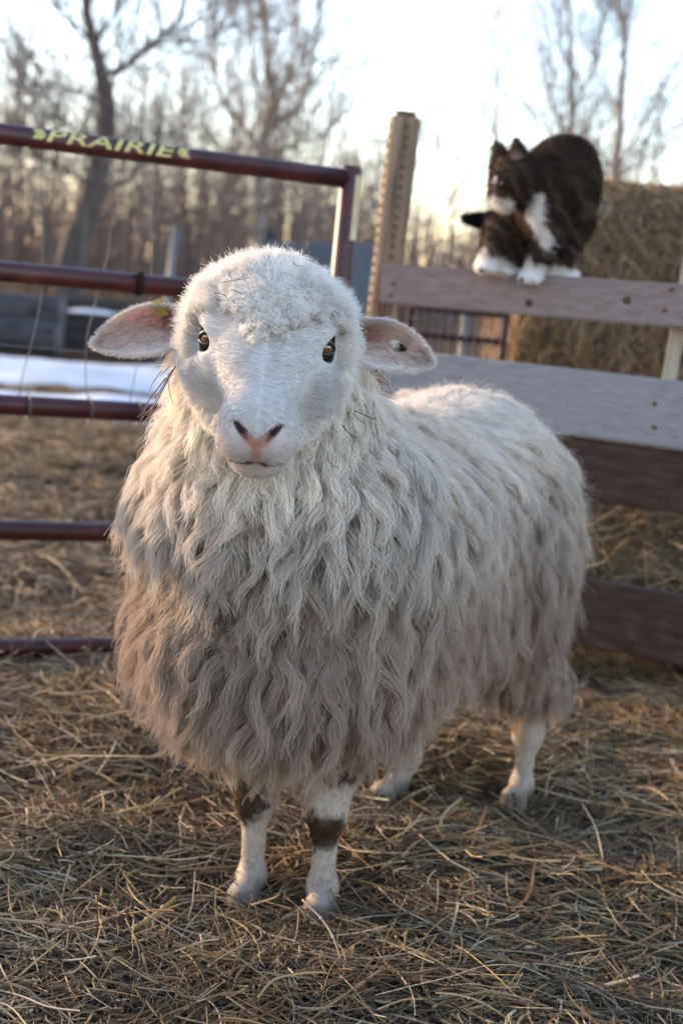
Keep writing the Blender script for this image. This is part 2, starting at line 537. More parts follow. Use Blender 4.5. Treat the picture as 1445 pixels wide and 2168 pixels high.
    for px, wob in ((-40, 0.01), (66, 0.012), (212, -0.014), (330, 0.01)):
        c = at(px, 870, 2.6); s = (c[:2] - bx[:2]) @ d[:2]
        path = []
        for k, z in enumerate(np.linspace(1.0, 0.03, 26)):
            q = bx + d * (s + wob * math.sin(z * 15 + px) + 0.12 * (0.5 - z) * (-0.25) + random.uniform(-.002, .002)) + back * (1.0 + 0.25 * math.sin(z * 26))
            path.append((q[0], q[1], z))
        v, f = tube(path, 0.0010, 5); mesh_obj('wire', v, f, M_wire, root)
        q = bx + d * s
        v, f = tube([(q[0] + back[0] * .0 + 0.024 * math.cos(a) * side[0], q[1] + 0.024 * math.cos(a) * side[1], 0.51 + 0.024 * math.sin(a)) for a in np.linspace(0, 6.28, 13)], 0.0013, 5)
        sub(mesh_obj('wire_tie', v, f, M_wire, root), rails[2])
    v, f = tube([(0, 0, 0), (0, 0, 0.001)], 0.001, 3)
    for z, amp in ((0.355, 0.006), (0.10, 0.012), (0.62, 0.004)):
        path = [np.array([*(far_end + (bx - far_end) * t + back)[:2], z + amp * math.sin(t * 22 + z * 9)]) for t in np.linspace(0, 1, 40)]
        v, f = tube(path, 0.0009, 5); mesh_obj('wire', v, f, M_wire, root)
    # dark strap round the second rail
    c = at(308, 605, 2.66); s = (c[:2] - bx[:2]) @ d[:2]; q = bx + d * s
    v, f = tube([(*(q - d * 0.006)[:2], 0.752), (*(q + d * 0.006)[:2], 0.752)], 0.0225, 16)
    sub(mesh_obj('strap', v, f, M_dark, root), rails[1])
    return root
build_gate()

# ------------------------------------------------------------------ board fence with timber post
def build_fence():
    root = empty('board_fence', (0.06, 3.06, 0))
    tag(root, 'weathered board fence nailed to a tall round-topped timber post', 'fence')
    dr = unit(np.array([0.603 - 0.029, 2.75 - 3.0, 0.0]))
    back = np.array([-dr[1], dr[0], 0.0])          # away from the camera
    if back[1] < 0: back = -back
    start = np.array([0.032, 3.0, 0])
    def board(z0, z1, w0, th, mat, inset=0.0, extra=1.15, s0=0.0):
        a = start + dr * s0; b = start + dr * extra
        a = a + back * (th / 2 + inset); b = b + back * (th / 2 + inset)
        return bar('board', (a[0], a[1], z0), (b[0], b[1], z1), (0, 0, 1), w0, th, mat, root, 0.004)
    b1 = board(0.797, 0.822, 0.083, 0.038, M_board)                    # the rail the cat stands on
    b2 = board(0.600, 0.606, 0.130, 0.038, M_board_grey, s0=0.03)
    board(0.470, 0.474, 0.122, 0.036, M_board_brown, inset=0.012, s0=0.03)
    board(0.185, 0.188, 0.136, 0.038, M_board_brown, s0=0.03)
    # post: a tall landscape timber, slightly turned, its top edges rounded over
    top = np.array([0.041, 3.080, 1.155]); w = 0.070
    bm = bmesh.new()
    bmesh.ops.create_cube(bm, size=1)
    bmesh.ops.scale(bm, vec=(w, w, 1.25), verts=bm.verts)
    bmesh.ops.bevel(bm, geom=[e for e in bm.edges if abs((e.verts[0].co - e.verts[1].co).z) > 1], offset=0.026, segments=5, affect='EDGES')
    bmesh.ops.bevel(bm, geom=[e for e in bm.edges if e.verts[0].co.z > 0.6 and e.verts[1].co.z > 0.6], offset=0.012, segments=3, affect='EDGES')
    po = bm_obj('post', bm, M_post, None, smooth=True)
    mrot = Matrix.Translation((top[0] - root.location.x, top[1] - root.location.y, 1.155 - 0.625)) @ Matrix.Rotation(R(1.0), 4, 'Y') @ Matrix.Rotation(R(38), 4, 'Z')
    po.data.transform(mrot); po.parent = root
    md = po.modifiers.new('ws', 'WEIGHTED_NORMAL')
    # incising slits in rows down the two near faces
    bm = bmesh.new()
    for face in (0, 1):
        for row in ((0.004,) if face == 0 else (-0.020,)):
            for k in range(58):
                z = 0.592 - 0.0205 * k - (0.010 if row == 0 else 0)
                m = bmesh.ops.create_cube(bm, size=1)
                vs = m['verts']
                bmesh.ops.scale(bm, vec=(0.0065, 0.003, 0.0085), verts=vs)
                if face == 0:
                    bmesh.ops.rotate(bm, verts=vs, cent=(0, 0, 0), matrix=Matrix.Rotation(R(90), 3, 'Z'))
                    bmesh.ops.translate(bm, vec=(-w / 2 + 0.0008, row, z), verts=vs)
                else:
                    bmesh.ops.translate(bm, vec=(row, -w / 2 + 0.0008, z), verts=vs)
    sl_ = bm_obj('incising_slits', bm, M_slit, None)
    sl_.data.transform(mrot); sl_.parent = root; sub(sl_, po); sl_['kind'] = 'stuff'
    # upright lath nailed behind the boards at the far end
    s = start + dr * 0.612 + back * 0.05
    bar('lath', (s[0] - 0.004, s[1], 0.60), (s[0] + 0.012, s[1], 0.985), (1, 0, 0), 0.026, 0.02, M_pale, root, 0.002)
    # second post far out of the frame end
    s = start + dr * 1.10 + back * 0.09
    bar('post', (s[0], s[1], -0.1), (s[0], s[1], 1.0), (1, 0, 0), 0.09, 0.09, M_post, root, 0.01)
    # nail heads and knots
    for s_, z in ((0.03, 0.80), (0.028, 0.776), (0.595, 0.80), (0.602, 0.84), (0.60, 0.62), (0.605, 0.575)):
        q = start + dr * s_ - back * 0.0006
        v, f = tube([q + np.array([0, 0, z]), q - back * 0.0012 + np.array([0, 0, z])], 0.0045, 10)
        sub(mesh_obj('nail_head', v, f, M_rust, root), b1 if z > 0.7 else b2)
    for s_, z in ((0.325, 0.788), (0.52, 0.812)):
        q = start + dr * s_ - back * 0.0004
        v, f = tube([q + np.array([0, 0, z]), q - back * 0.0008 + np.array([0, 0, z])], 0.008, 12)
        sub(mesh_obj('knot', v, f, M_knot, root), b1)
    # low maroon pipe lying along the foot of the fence
    p = empty('ground_pipe', (0.5, 2.86, 0.04))
    a = start + dr * 0.2 + back * 0.03; b = start + dr * 1.3 + back * 0.03
    v, f = tube([(a[0], a[1], 0.012), (b[0], b[1], 0.012)], 0.021, 16)
    mesh_obj('pipe', v, f, M_pipe, p)
    v, f = tube([(a[0], a[1], 0.012), (a[0] - dr[0] * 0.012, a[1] - dr[1] * 0.012, 0.012)], 0.023, 16)
    mesh_obj('end_cap', v, f, M_pipe, p)
    tag(p, 'dark maroon pipe half buried in hay under the lowest brown board', 'pipe')
    return root
M_slit = flat_mat('weathered slit', (0.13, 0.09, 0.06), 0.9, 0.1)
M_rust = flat_mat('rusty nail', (0.16, 0.07, 0.03), 0.8, 0.2)
M_knot = flat_mat('knot', (0.10, 0.055, 0.04), 0.8, 0.2)
build_fence()

# ------------------------------------------------------------------ round bale behind the fence
def straw_cols(N, dark=1.0):
    pal = np.array([(0.36, 0.28, 0.155), (0.22, 0.165, 0.092), (0.13, 0.095, 0.058), (0.26, 0.225, 0.13), (0.52, 0.45, 0.31), (0.19, 0.11, 0.055), (0.33, 0.30, 0.24), (0.065, 0.045, 0.030)])
    pr = np.array([.17, .19, .20, .13, .08, .07, .08, .11]); pr = pr / pr.sum()
    return pal[rng.choice(len(pal), N, p=pr)] * np.array([1.05, 0.94, 0.86]) * (0.70 + 0.6 * rng.random((N, 1))) * dark

def build_bale():
    root = empty('round_hay_bale', (1.15, 4.9, 0))
    tag(root, 'large round bale of brown hay behind the board fence', 'hay bale')
    L, rad, cy, cz, x0 = 1.5, 0.60, 5.0, 0.60, 0.50
    n, m = 72, 30
    V = []; F = []
    for i in range(m + 1):
        t = i / m
        for j in range(n):
            an = 2 * math.pi * j / n
            edge = min(t, 1 - t) * m
            rr = rad * (0.93 if edge == 0 else 0.985 if edge == 1 else 1.0)
            p = np.array([x0 + L * t, cy + rr * math.cos(an), cz + rr * math.sin(an)])
            k = (float(vnoise(p[None], 5, 2)[0]) - 0.5) * 0.05 + (float(vnoise(p[None], 16, 4)[0]) - 0.5) * 0.025
            p[1] += math.cos(an) * k; p[2] += math.sin(an) * k; p[0] += k * 0.5
            V.append(p)
    for i in range(m):
        for j in range(n): F.append((i * n + j, i * n + (j + 1) % n, (i + 1) * n + (j + 1) % n, (i + 1) * n + j))
    F.append(tuple(range(n - 1, -1, -1))); F.append(tuple(m * n + j for j in range(n)))
    mesh_obj('core', V, F, M_bale, root)
    N = 26000
    an = rng.random(N) * 6.28; t = rng.random(N)
    end = rng.random(N) < 0.16
    r_ = np.where(end, rad * np.sqrt(rng.random(N)), rad)
    p = np.stack([np.where(end, x0 - 0.005, x0 + L * t), cy + r_ * np.cos(an), cz + r_ * np.sin(an)], 1)
    nrm = np.where(end[:, None], np.array([-1.0, 0, 0]), np.stack([0 * an, np.cos(an), np.sin(an)], 1))
    tan = np.stack([0 * an, -np.sin(an), np.cos(an)], 1)
    d = unit(tan * np.sign(rng.normal(0, 1, (N, 1))) + rng.normal(0, 0.55, (N, 3)))
    d = unit(d - nrm * (d * nrm).sum(1, keepdims=True) + nrm * (0.05 + 0.22 * rng.random((N, 1))))
    ln = 0.05 + 0.16 * rng.random(N)
    K = 5; s = np.linspace(-0.5, 0.5, K)
    pts = p[:, None] + nrm[:, None] * 0.012 + d[:, None] * (s[None, :] * ln[:, None])[..., None] - nrm[:, None] * ((s ** 2)[None, :] * ln[:, None] ** 2 * 2.0)[..., None]
    o = hair_obj('loose_stalks', pts, np.full((N, K), 0.0016), straw_cols(N, 0.85) * np.array([1.10, 0.98, 0.86]), M_hay, root)
    o['kind'] = 'stuff'
M_bale = noise_mat('packed hay', [(0.25, (0.085, 0.06, 0.036)), (0.5, (0.20, 0.15, 0.09)), (0.8, (0.30, 0.23, 0.14))], scale=(3, 8, 8), nscale=9, rough=0.95, bump=0.8, bdist=0.03, spec=0.1, detail=9)
build_bale()

# hay heaped in the feeder behind the lower boards
def build_feed_hay():
    n, m = 46, 18; V = []; F = []
    for i in range(m + 1):
        for j in range(n + 1):
            x = 0.16 + 1.25 * j / n; y = 2.98 + 0.95 * i / m
            t = i / m
            y = y - 0.25 * (x - 0.3) * (1 - t)
            z = 0.46 * math.sin(min(1, t * 1.6 + 0.30) * math.pi / 2) * (1 - max(0, t - 0.75) * 3.4) + 0.05 * (float(vnoise(np.array([[x, y, 0.]]), 9)[0]) - .5)
            z *= min(1, 0.35 + (x - 0.16) * 3.0)
            V.append((x, y, z - 0.03))
    for i in range(m):
        for j in range(n): F.append((i * (n + 1) + j, i * (n + 1) + j + 1, (i + 1) * (n + 1) + j + 1, (i + 1) * (n + 1) + j))
    root = empty('feed_hay', (0.7, 3.3, 0))
    mesh_obj('heap', V, F, M_bale, root)
    V = np.array(V)
    N = 6500
    p = V[rng.integers(0, len(V), N)] + rng.normal(0, 0.02, (N, 3))
    d = unit(rng.normal(0, 1, (N, 3)) * np.array([1, 0.5, 0.55])); ln = 0.06 + 0.2 * rng.random(N)
    K = 6; s = np.linspace(-0.5, 0.5, K)
    bend = rng.normal(0, 0.8, (N, 3))
    pts = p[:, None] + np.array([0, -0.006, 0.012]) + d[:, None] * (s[None] * ln[:, None])[..., None] + bend[:, None] * ((s ** 2)[None] * ln[:, None] ** 2)[..., None]
    o = hair_obj('loose_stalks', pts, np.full((N, K), 0.0010) * (0.7 + 0.6 * rng.random((N, 1))), straw_cols(N), M_hay, root); o['kind'] = 'stuff'
    tag(root, 'hay heaped behind the lower boards of the fence', 'hay', kind='stuff')
build_feed_hay()

# wire mesh panel on maroon pipes seen under the top board
M_oldpipe = flat_mat('rusty maroon pipe', (0.045, 0.020, 0.018), 0.8, 0.2)
def build_panel():
    root = empty('wire_panel', (0.45, 4.0, 0))
    tag(root, 'wire mesh panel on maroon pipes behind the fence under the cat', 'wire panel')
    Y = 4.05
    a = at(866, 700, Y)[0]; b = a + 0.27
    for py in (655, 712):
        z = at(930, py, Y)[2]
        v, f = tube([(a, Y, z), (b, Y + 0.02, z)], 0.009, 12); mesh_obj('pipe', v, f, M_oldpipe, root)
    zt = at(930, 655, Y)[2]
    for x, r_, mt in ((a, 0.011, M_oldpipe), (at(985, 700, Y)[0], 0.013, M_wire), (b, 0.009, M_oldpipe)):
        v, f = tube([(x, Y + 0.02, -0.02), (x, Y + 0.02, zt + 0.03)], r_, 12); mesh_obj('upright', v, f, mt, root)
    for k in range(11):
        x = a + 0.0245 * (k + 0.5)
        v, f = tube([(x, Y - 0.012, 0.02), (x, Y - 0.012, zt)], 0.0011, 5); mesh_obj('wire', v, f, M_wire, root)
    for k in range(9):
        z = zt - 0.03 - 0.062 * k
        v, f = tube([(a, Y - 0.015, z), (b, Y - 0.015, z)], 0.0011, 5); mesh_obj('wire', v, f, M_wire, root)
build_panel()

# ------------------------------------------------------------------ timbers beyond the gate
def build_timbers():
    def log(Y, px0, px1, py, r, label, mat=M_grey_timber):
        a = at(px0, py + 0.10 * (px0 - px1), Y); b = at(px1, py, Y)
        b[2] = a[2] = max(r * 0.9, b[2])
        root = empty('log', (b[0], Y, 0))
        k = 12
        path = [a + (b - a) * t for t in np.linspace(0, 1, k)]
        V, F = tube(path, [r * (1 + 0.03 * math.sin(5 * t)) for t in np.linspace(0, 1, k)], 18, cap=False)
        V = np.array(V); V = V + (vnoise(V, 6)[:, None] - 0.5) * 0.04
        mesh_obj('bark_side', V, F, mat, root)
        v, f = tube([b - np.array([0.004, 0, 0]), b + np.array([0.012, 0, 0])], [r * 0.985, r * 0.96], 18); mesh_obj('cut_end', v, f, M_cut, root)
        tag(root, label, 'log')
    log(10.9, -420, 132, 665, 0.135, 'upper of two thick grey logs beyond the gate')
    log(10.75, -420, 125, 726, 0.145, 'lower of two thick grey logs beyond the gate')
    def box(name, Y, px0, px1, py0, py1, depth, mat, label, cat, bev=0.02):
        a = at(px0, py0, Y); b = at(px1, py0, Y); zb = at((px0 + px1) / 2, py1, Y)[2]; zt = at((px0 + px1) / 2, py0, Y)[2]
        root = empty(name, ((a[0] + b[0]) / 2, Y, zb))
        return root, a[0], b[0], zt, zb
    # feed box with snow on its lid
    root, xa, xb, zt, zb = box('wooden_crate', 11.2, 138, 238, 672, 760, 0.6, None, None, None)
    zb = gz((xa + xb) / 2, 11.2) - 0.02
    nb = 3; h = (zt - zb) / nb
    for k in range(nb):
        bar('plank', (xa, 11.2, zb + h * (k + .5)), (xb, 11.2, zb + h * (k + .5)), (0, 0, 1), h - 0.008, 0.03, M_dark_timber, root, 0.004)
    bar('back_panel', (xa + .005, 11.62, (zt + zb) / 2), (xb - .005, 11.62, (zt + zb) / 2), (0, 0, 1), zt - zb - 0.01, 0.03, M_dark_timber, root, 0.004)
    for x in (xa + 0.016, xb - 0.016):
        bar('side_panel', (x, 11.216, (zt + zb) / 2), (x, 11.604, (zt + zb) / 2), (0, 0, 1), zt - zb - 0.01, 0.03, M_dark_timber, root, 0.004)
    bar('lid', (xa - .01, 11.4, zt + .017), (xb + .01, 11.4, zt + .017), (0, 1, 0), 0.47, 0.03, M_grey_timber, root, 0.004)
    tag(root, 'dark wooden crate under a snow cap beyond the gate', 'crate')
    V = []; F = []
    for i in range(9):
        for j in range(7):
            x = xa + (xb - xa) * i / 8; y = 11.18 + 0.42 * j / 6
            e = (1 - abs(i - 4) / 4) ** .4 * (1 - abs(j - 3) / 3) ** .4
            V.append((x, y, zt + 0.034 + 0.035 * e * (0.7 + .6 * float(vnoise(np.array([[x, y, 0.]]), 5)[0]))))
    for i in range(8):
        for j in range(6): F.append((i * 7 + j, i * 7 + 7 + j, i * 7 + 8 + j, i * 7 + j + 1))
    tag(mesh_obj('snow_patch', V, F, M_snow), 'small cap of snow lying on the dark crate', 'snow')
    # long planks stacked behind
    Y = 12.1
    for k, (px0, px1, py, w) in enumerate(((118, 322, 634, .11), (128, 335, 655, .12), (135, 338, 676, .12))):
        a = at(px0, py, Y); b = at(px1, py + 12, Y)
        z = (a[2] + b[2]) / 2
        root = empty('weathered_plank', (a[0], Y, z))
        bar('plank_board', (a[0], Y, z), (b[0], Y + 0.1, z), (0, 1, 0), 0.24, w * 0.55, M_grey_timber, root, 0.006)
        for x in (a[0] + 0.12, b[0] - 0.12):
            bar('spacer', (x, Y - 0.1, z - w * 0.275 - 0.021), (x, Y + 0.14, z - w * 0.275 - 0.021), (0, 0, 1), 0.04, 0.05, M_dark_timber, root, 0.004)
        tag(root, ['topmost weathered plank of the stack beyond the gate', 'middle weathered plank of the stack beyond the gate', 'lowest weathered plank of the stack beyond the gate'][k], 'plank', 'planks stacked beyond the gate')
    for px in (150, 305):
        c = at(px, 690, Y); g = gz(c[0], Y)
        zt = at(px, 690, Y)[2] - 0.01
        o = bar('block', (c[0], Y - 0.12, (g + zt) / 2), (c[0], Y + 0.2, (g + zt) / 2), (0, 0, 1), zt - g + 0.02, 0.25, M_dark_timber, None, 0.01)
        tag(o, 'dark timber block under the plank stack, at its left end' if px < 200 else 'dark timber block under the plank stack, nearer the sheep ear', 'block', 'blocks under the planks')
M_cut = noise_mat('sawn log end', [(0.2, (0.09, 0.075, 0.07)), (0.8, (0.19, 0.165, 0.15))], nscale=9, rough=0.9)
M_dark_timber = noise_mat('dark wet timber', [(0.2, (0.030, 0.026, 0.025)), (0.8, (0.085, 0.075, 0.07))], scale=(1.5, 8, 8), nscale=4, rough=0.8)
build_timbers()

# sheet metal fence and a leaning pole in the distance
def build_sheet_fence():
    Y = 9.6
    a = at(560, 540, Y); b = at(800, 560, Y)
    root = empty('sheet_metal_fence', (a[0], Y, 0))
    tag(root, 'low blue grey corrugated metal fence behind the sheep head', 'fence')
    x = a[0]; k = 0
    while x < b[0]:
        w = 0.27; V = []; F = []; n = 28
        for i in range(n + 1):
            xx = x + (w - 0.012) * i / n; yy = Y + 0.012 * math.sin(i * 6.28 / 4)
            for z in (gz(x, Y) - 0.02, 1.0 + 0.02 * (k % 3)):
                V.append((xx, yy, z)); V.append((xx, yy + 0.004, z))
        for i in range(n):
            o = i * 4
            F += [(o, o + 4, o + 6, o + 2), (o + 1, o + 3, o + 7, o + 5), (o + 2, o + 6, o + 7, o + 3)]
        mesh_obj('panel', V, F, M_corr, root)
        x += w; k += 1
    for xx in (a[0] + 0.02, b[0] - 0.02):
        bar('fence_post', (xx, Y + 0.06, 0), (xx, Y + 0.06, 1.08), (1, 0, 0), 0.07, 0.07, M_grey_timber, root, 0.005)
    Y = 9.9
    a = at(352, 590, Y); b = at(372, 490, Y); a[2] = gz(a[0], Y) - 0.05
    root = empty('leaning_pole', (a[0], Y, 0))
    v, f = tube([a, (a + b) / 2, b], 0.026, 10); mesh_obj('shaft', v, f, M_corr, root)
    v, f = tube([b - np.array([0, 0, .002]), b + np.array([0, 0, 0.025])], 0.032, 10); mesh_obj('cap', v, f, M_corr, root)
    tag(root, 'thin leaning grey pole standing before the bare woods', 'pole')
build_sheet_fence()

# ------------------------------------------------------------------ bare trees
def grow_twigs(paths, n_per_m, lmin, lmax, upb, K=6, sub=4, rr=0.006):
    """side shoots and twigs along limbs; returns curve points, radii"""
    P = []; Rr = []
    for path in paths:
        path = np.asarray(path); seg = np.linalg.norm(np.diff(path, axis=0), axis=1); L = seg.sum()
        n = max(2, int(L * n_per_m))
        cum = np.concatenate([[0], np.cumsum(seg)])
        for s in rng.random(n) ** 0.8 * L:
            i = min(np.searchsorted(cum, s) - 1, len(seg) - 1); i = max(i, 0)
            p = path[i] + (path[i + 1] - path[i]) * ((s - cum[i]) / seg[i])
            tg = unit(path[i + 1] - path[i])
            d = rng.normal(0, 1, 3); d = unit(d - tg * (d @ tg)); d = unit(d + tg * 0.7 + np.array([0, 0, upb]))
            ln = rng.uniform(lmin, lmax)
            stack = [(p, d, ln, rr * (0.6 + 0.8 * rng.random()), 0)]
            while stack:
                p0, d0, l0, r0, lev = stack.pop()
                pts = [p0]; dd = d0
                for k in range(K - 1):
                    dd = unit(dd + rng.normal(0, 0.16, 3) + np.array([0, 0, 0.10 * upb]))
                    pts.append(pts[-1] + dd * l0 / (K - 1))
                P.append(pts); Rr.append(np.linspace(r0, r0 * 0.35, K))
                if lev < 2:
                    for _ in range(sub if lev == 0 else 2):
                        k = rng.integers(1, K)
                        d2 = unit(dd + rng.normal(0, 0.75, 3) + np.array([0, 0, 0.25 * upb]))
                        stack.append((pts[k], d2, l0 * rng.uniform(0.35, 0.65), r0 * 0.6, lev + 1))
    return np.array(P), np.array(Rr)

def smooth_path(pts, n=4):
    pts = np.asarray(pts, float); out = []
    for i in range(len(pts) - 1):
        p0 = pts[max(i - 1, 0)]; p1 = pts[i]; p2 = pts[i + 1]; p3 = pts[min(i + 2, len(pts) - 1)]
        for t in np.arange(n) / n:
            out.append(0.5 * (2 * p1 + (p2 - p0) * t + (2 * p0 - 5 * p1 + 4 * p2 - p3) * t * t + (3 * p1 - p0 - 3 * p2 + p3) * t ** 3))
    out.append(pts[-1]); return np.array(out)

def tree(label, Y, trunk, limbs, bark, twig_col, dens=9, lmin=0.3, lmax=1.1, upb=0.5, rr=0.006, yj=0.7):
    """trunk and limbs: lists of (px, py, radius); the depth of limb tips is scattered round the trunk"""
    def pts3(l, y1):
        n = len(l)
        return np.array([at(x, y, Y + y1 * i / max(1, n - 1)) for i, (x, y, r) in enumerate(l)])
    t3 = pts3(trunk, 0.0); g = gz(t3[0][0], Y)
    foot = t3[0].copy(); foot[2] = g - 0.1
    t3 = np.vstack([foot, t3]); tr = [trunk[0][2] * 1.3] + [r for _, _, r in trunk]
    root = empty('bare_tree', (foot[0], foot[1], g))
    tag(root, label, 'tree', 'bare trees beyond the yard')
    def lay(p3, r):
        sp = smooth_path(p3, 4)
        rs = np.interp(np.linspace(0, 1, len(sp)), np.linspace(0, 1, len(r)), r)
        return sp, tube(sp, rs, 9)
    sp, tb = lay(t3, tr)
    mesh_obj('trunk', tb[0], tb[1], bark, root)
    paths = [sp[len(sp) // 4:]]
    for l in limbs:
        p3 = pts3(l, rng.uniform(-yj, yj)); s2, tb = lay(p3, [r for _, _, r in l])
        mesh_obj('limb', tb[0], tb[1], bark, root); paths.append(s2)
    P, Rr = grow_twigs(paths, dens, lmin, lmax, upb, rr=rr)
    cols = np.array(twig_col) * (0.65 + 0.7 * rng.random((len(P), 1)))
    hair_obj('twigs', P, Rr, cols, M_twig, root)

tree('large dark bare tree forking above the gate lettering', 13.0,
     [(150, 600, .15), (160, 520, .13), (190, 430, .108), (218, 330, .095), (228, 235, .082), (214, 150, .066), (195, 75, .05), (182, 10, .042), (178, -70, .028), (170, -200, .015)],
     [[(212, 158, .03), (255, 148, .03), (305, 108, .026), (355, 65, .022), (385, 30, .018), (402, -40, .014)],
      [(200, 90, .02), (165, 60, .016), (130, 25, .012), (100, -30, .008)],
      [(205, 85, .02), (228, 55, .016), (248, 10, .013), (262, -60, .009)],
      [(222, 225, .022), (190, 205, .017), (140, 185, .014), (80, 180, .011), (30, 200, .007)],
      [(205, 395, .03), (165, 375, .02), (110, 345, .016), (60, 330, .011), (10, 300, .007)],
      [(222, 300, .018), (150, 270, .012), (90, 235, .009), (40, 160, .006)],
      [(205, 400, .02), (255, 390, .014), (300, 350, .010), (330, 290, .006)],
      [(350, 68, .012), (400, 85, .009), (455, 70, .007), (500, 50, .004)]],
     M_bark, (0.20, 0.165, 0.15), dens=22, rr=0.0075)
tree('many stemmed bare tree left of the timber post', 15.0,
     [(548, 600, .08), (549, 480, .07), (548, 380, .065), (556, 300, .06), (566, 270, .055), (575, 220, .035), (570, 140, .028), (560, 60, .024), (552, -40, .02), (548, -160, .01)],
     [[(566, 272, .04), (600, 250, .035), (630, 225, .03), (652, 180, .024), (664, 110, .02), (672, 40, .016), (690, -60, .01)],
      [(552, 320, .035), (515, 270, .028), (490, 235, .024), (465, 190, .020), (452, 120, .016), (455, 40, .012), (440, -60, .008)],
      [(560, 300, .02), (545, 200, .016), (535, 120, .014), (528, 20, .010), (520, -60, .007)],
      [(580, 235, .02), (610, 170, .016), (625, 90, .013), (630, -20, .009)],
      [(545, 380, .02), (500, 330, .014), (440, 300, .011), (390, 260, .007)],
      [(552, 340, .02), (610, 310, .015), (680, 290, .011), (730, 240, .006)]],
     M_birch, (0.34, 0.26, 0.20), dens=19, upb=0.9, rr=0.007)
tree('slim pale trunk rising behind the cat, nearer the post', 17.0,
     [(1196, 560, .05), (1200, 420, .045), (1206, 300, .042), (1210, 220, .038), (1208, 140, .034), (1205, 60, .030), (1200, -40, .026), (1196, -160, .012)],
     [[(1206, 290, .018), (1170, 230, .014), (1150, 150, .010), (1135, 60, .006)],
      [(1208, 240, .018), (1240, 180, .014), (1262, 100, .010), (1280, 10, .006)],
      [(1206, 330, .016), (1150, 270, .012), (1110, 210, .008)],
      [(1206, 150, .014), (1180, 80, .010), (1165, 0, .007)]],
     M_birch, (0.24, 0.21, 0.20), dens=13, upb=0.6, rr=0.0065)
tree('slim pale forked trunk above the hay bale', 17.5,
     [(1300, 560, .07), (1302, 440, .062), (1300, 370, .058), (1308, 290, .050), (1314, 200, .044), (1320, 120, .038), (1316, 60, .032), (1304, 0, .026), (1296, -80, .02)],
     [[(1320, 110, .022), (1326, 50, .018), (1330, -30, .014)],
      [(1304, 360, .026), (1345, 290, .022), (1390, 200, .018), (1420, 150, .012), (1450, 90, .008)],
      [(1302, 360, .022), (1260, 310, .016), (1230, 260, .011)],
      [(1395, 190, .012), (1420, 260, .009), (1440, 320, .006)],
      [(1312, 230, .016), (1270, 170, .012), (1250, 90, .008)],
      [(1302, 380, .02), (1360, 340, .014), (1420, 310, .009)]],
     M_birch, (0.24, 0.21, 0.20), dens=13, upb=0.6, rr=0.0065)

# smaller trunks that can be told apart in the woods
SAP = [(95, 8.9 + 4, 560, 400, .022, 'crooked pale sapling left of the large dark tree'), (300, 16, 560, 240, .022, 'thin sapling in the gap right of the large dark tree'),
       (395, 17, 560, 200, .022, 'straight thin sapling halfway between the two big trees'), (492, 15.5, 560, 250, .028, 'dark sapling close beside the many stemmed tree'),
       (598, 16.5, 560, 330, .030, 'thick dark sapling right of the many stemmed trunk'), (955, 17, 590, 380, .026, 'sapling seen between the post and the cat tail'),
       (1045, 19, 590, 150, .022, 'tall faint sapling just left of the cat head'), (905, 18, 590, 280, .018, 'sapling close to the right side of the post'),
       (40, 15, 560, 260, .024, 'sapling at the left end of the gate lettering')]
for k, (px, Y, py0, py1, r, lb) in enumerate(SAP):
    lean = rng.uniform(-14, 14)
    tk = [(px + lean * t + 5 * math.sin(3 * t + k), py0 + (py1 - 140 - py0) * t, r * (1 - 0.75 * t)) for t in np.linspace(0, 1, 6)]
    lm = []
    for j in range(3):
        t = rng.uniform(0.3, 0.75); x0 = px + lean * t + 5 * math.sin(3 * t + k); y0 = py0 + (py1 - 140 - py0) * t; sg = rng.choice([-1, 1])
        lm.append([(x0, y0, r * .45), (x0 + sg * 22, y0 - 45, r * .3), (x0 + sg * 38, y0 - 110, r * .15)])
    tree(lb, Y, tk, lm, M_birch if k % 2 else M_bark, (0.27, 0.21, 0.18), dens=6, lmin=.25, lmax=.8, upb=0.8, rr=0.006)

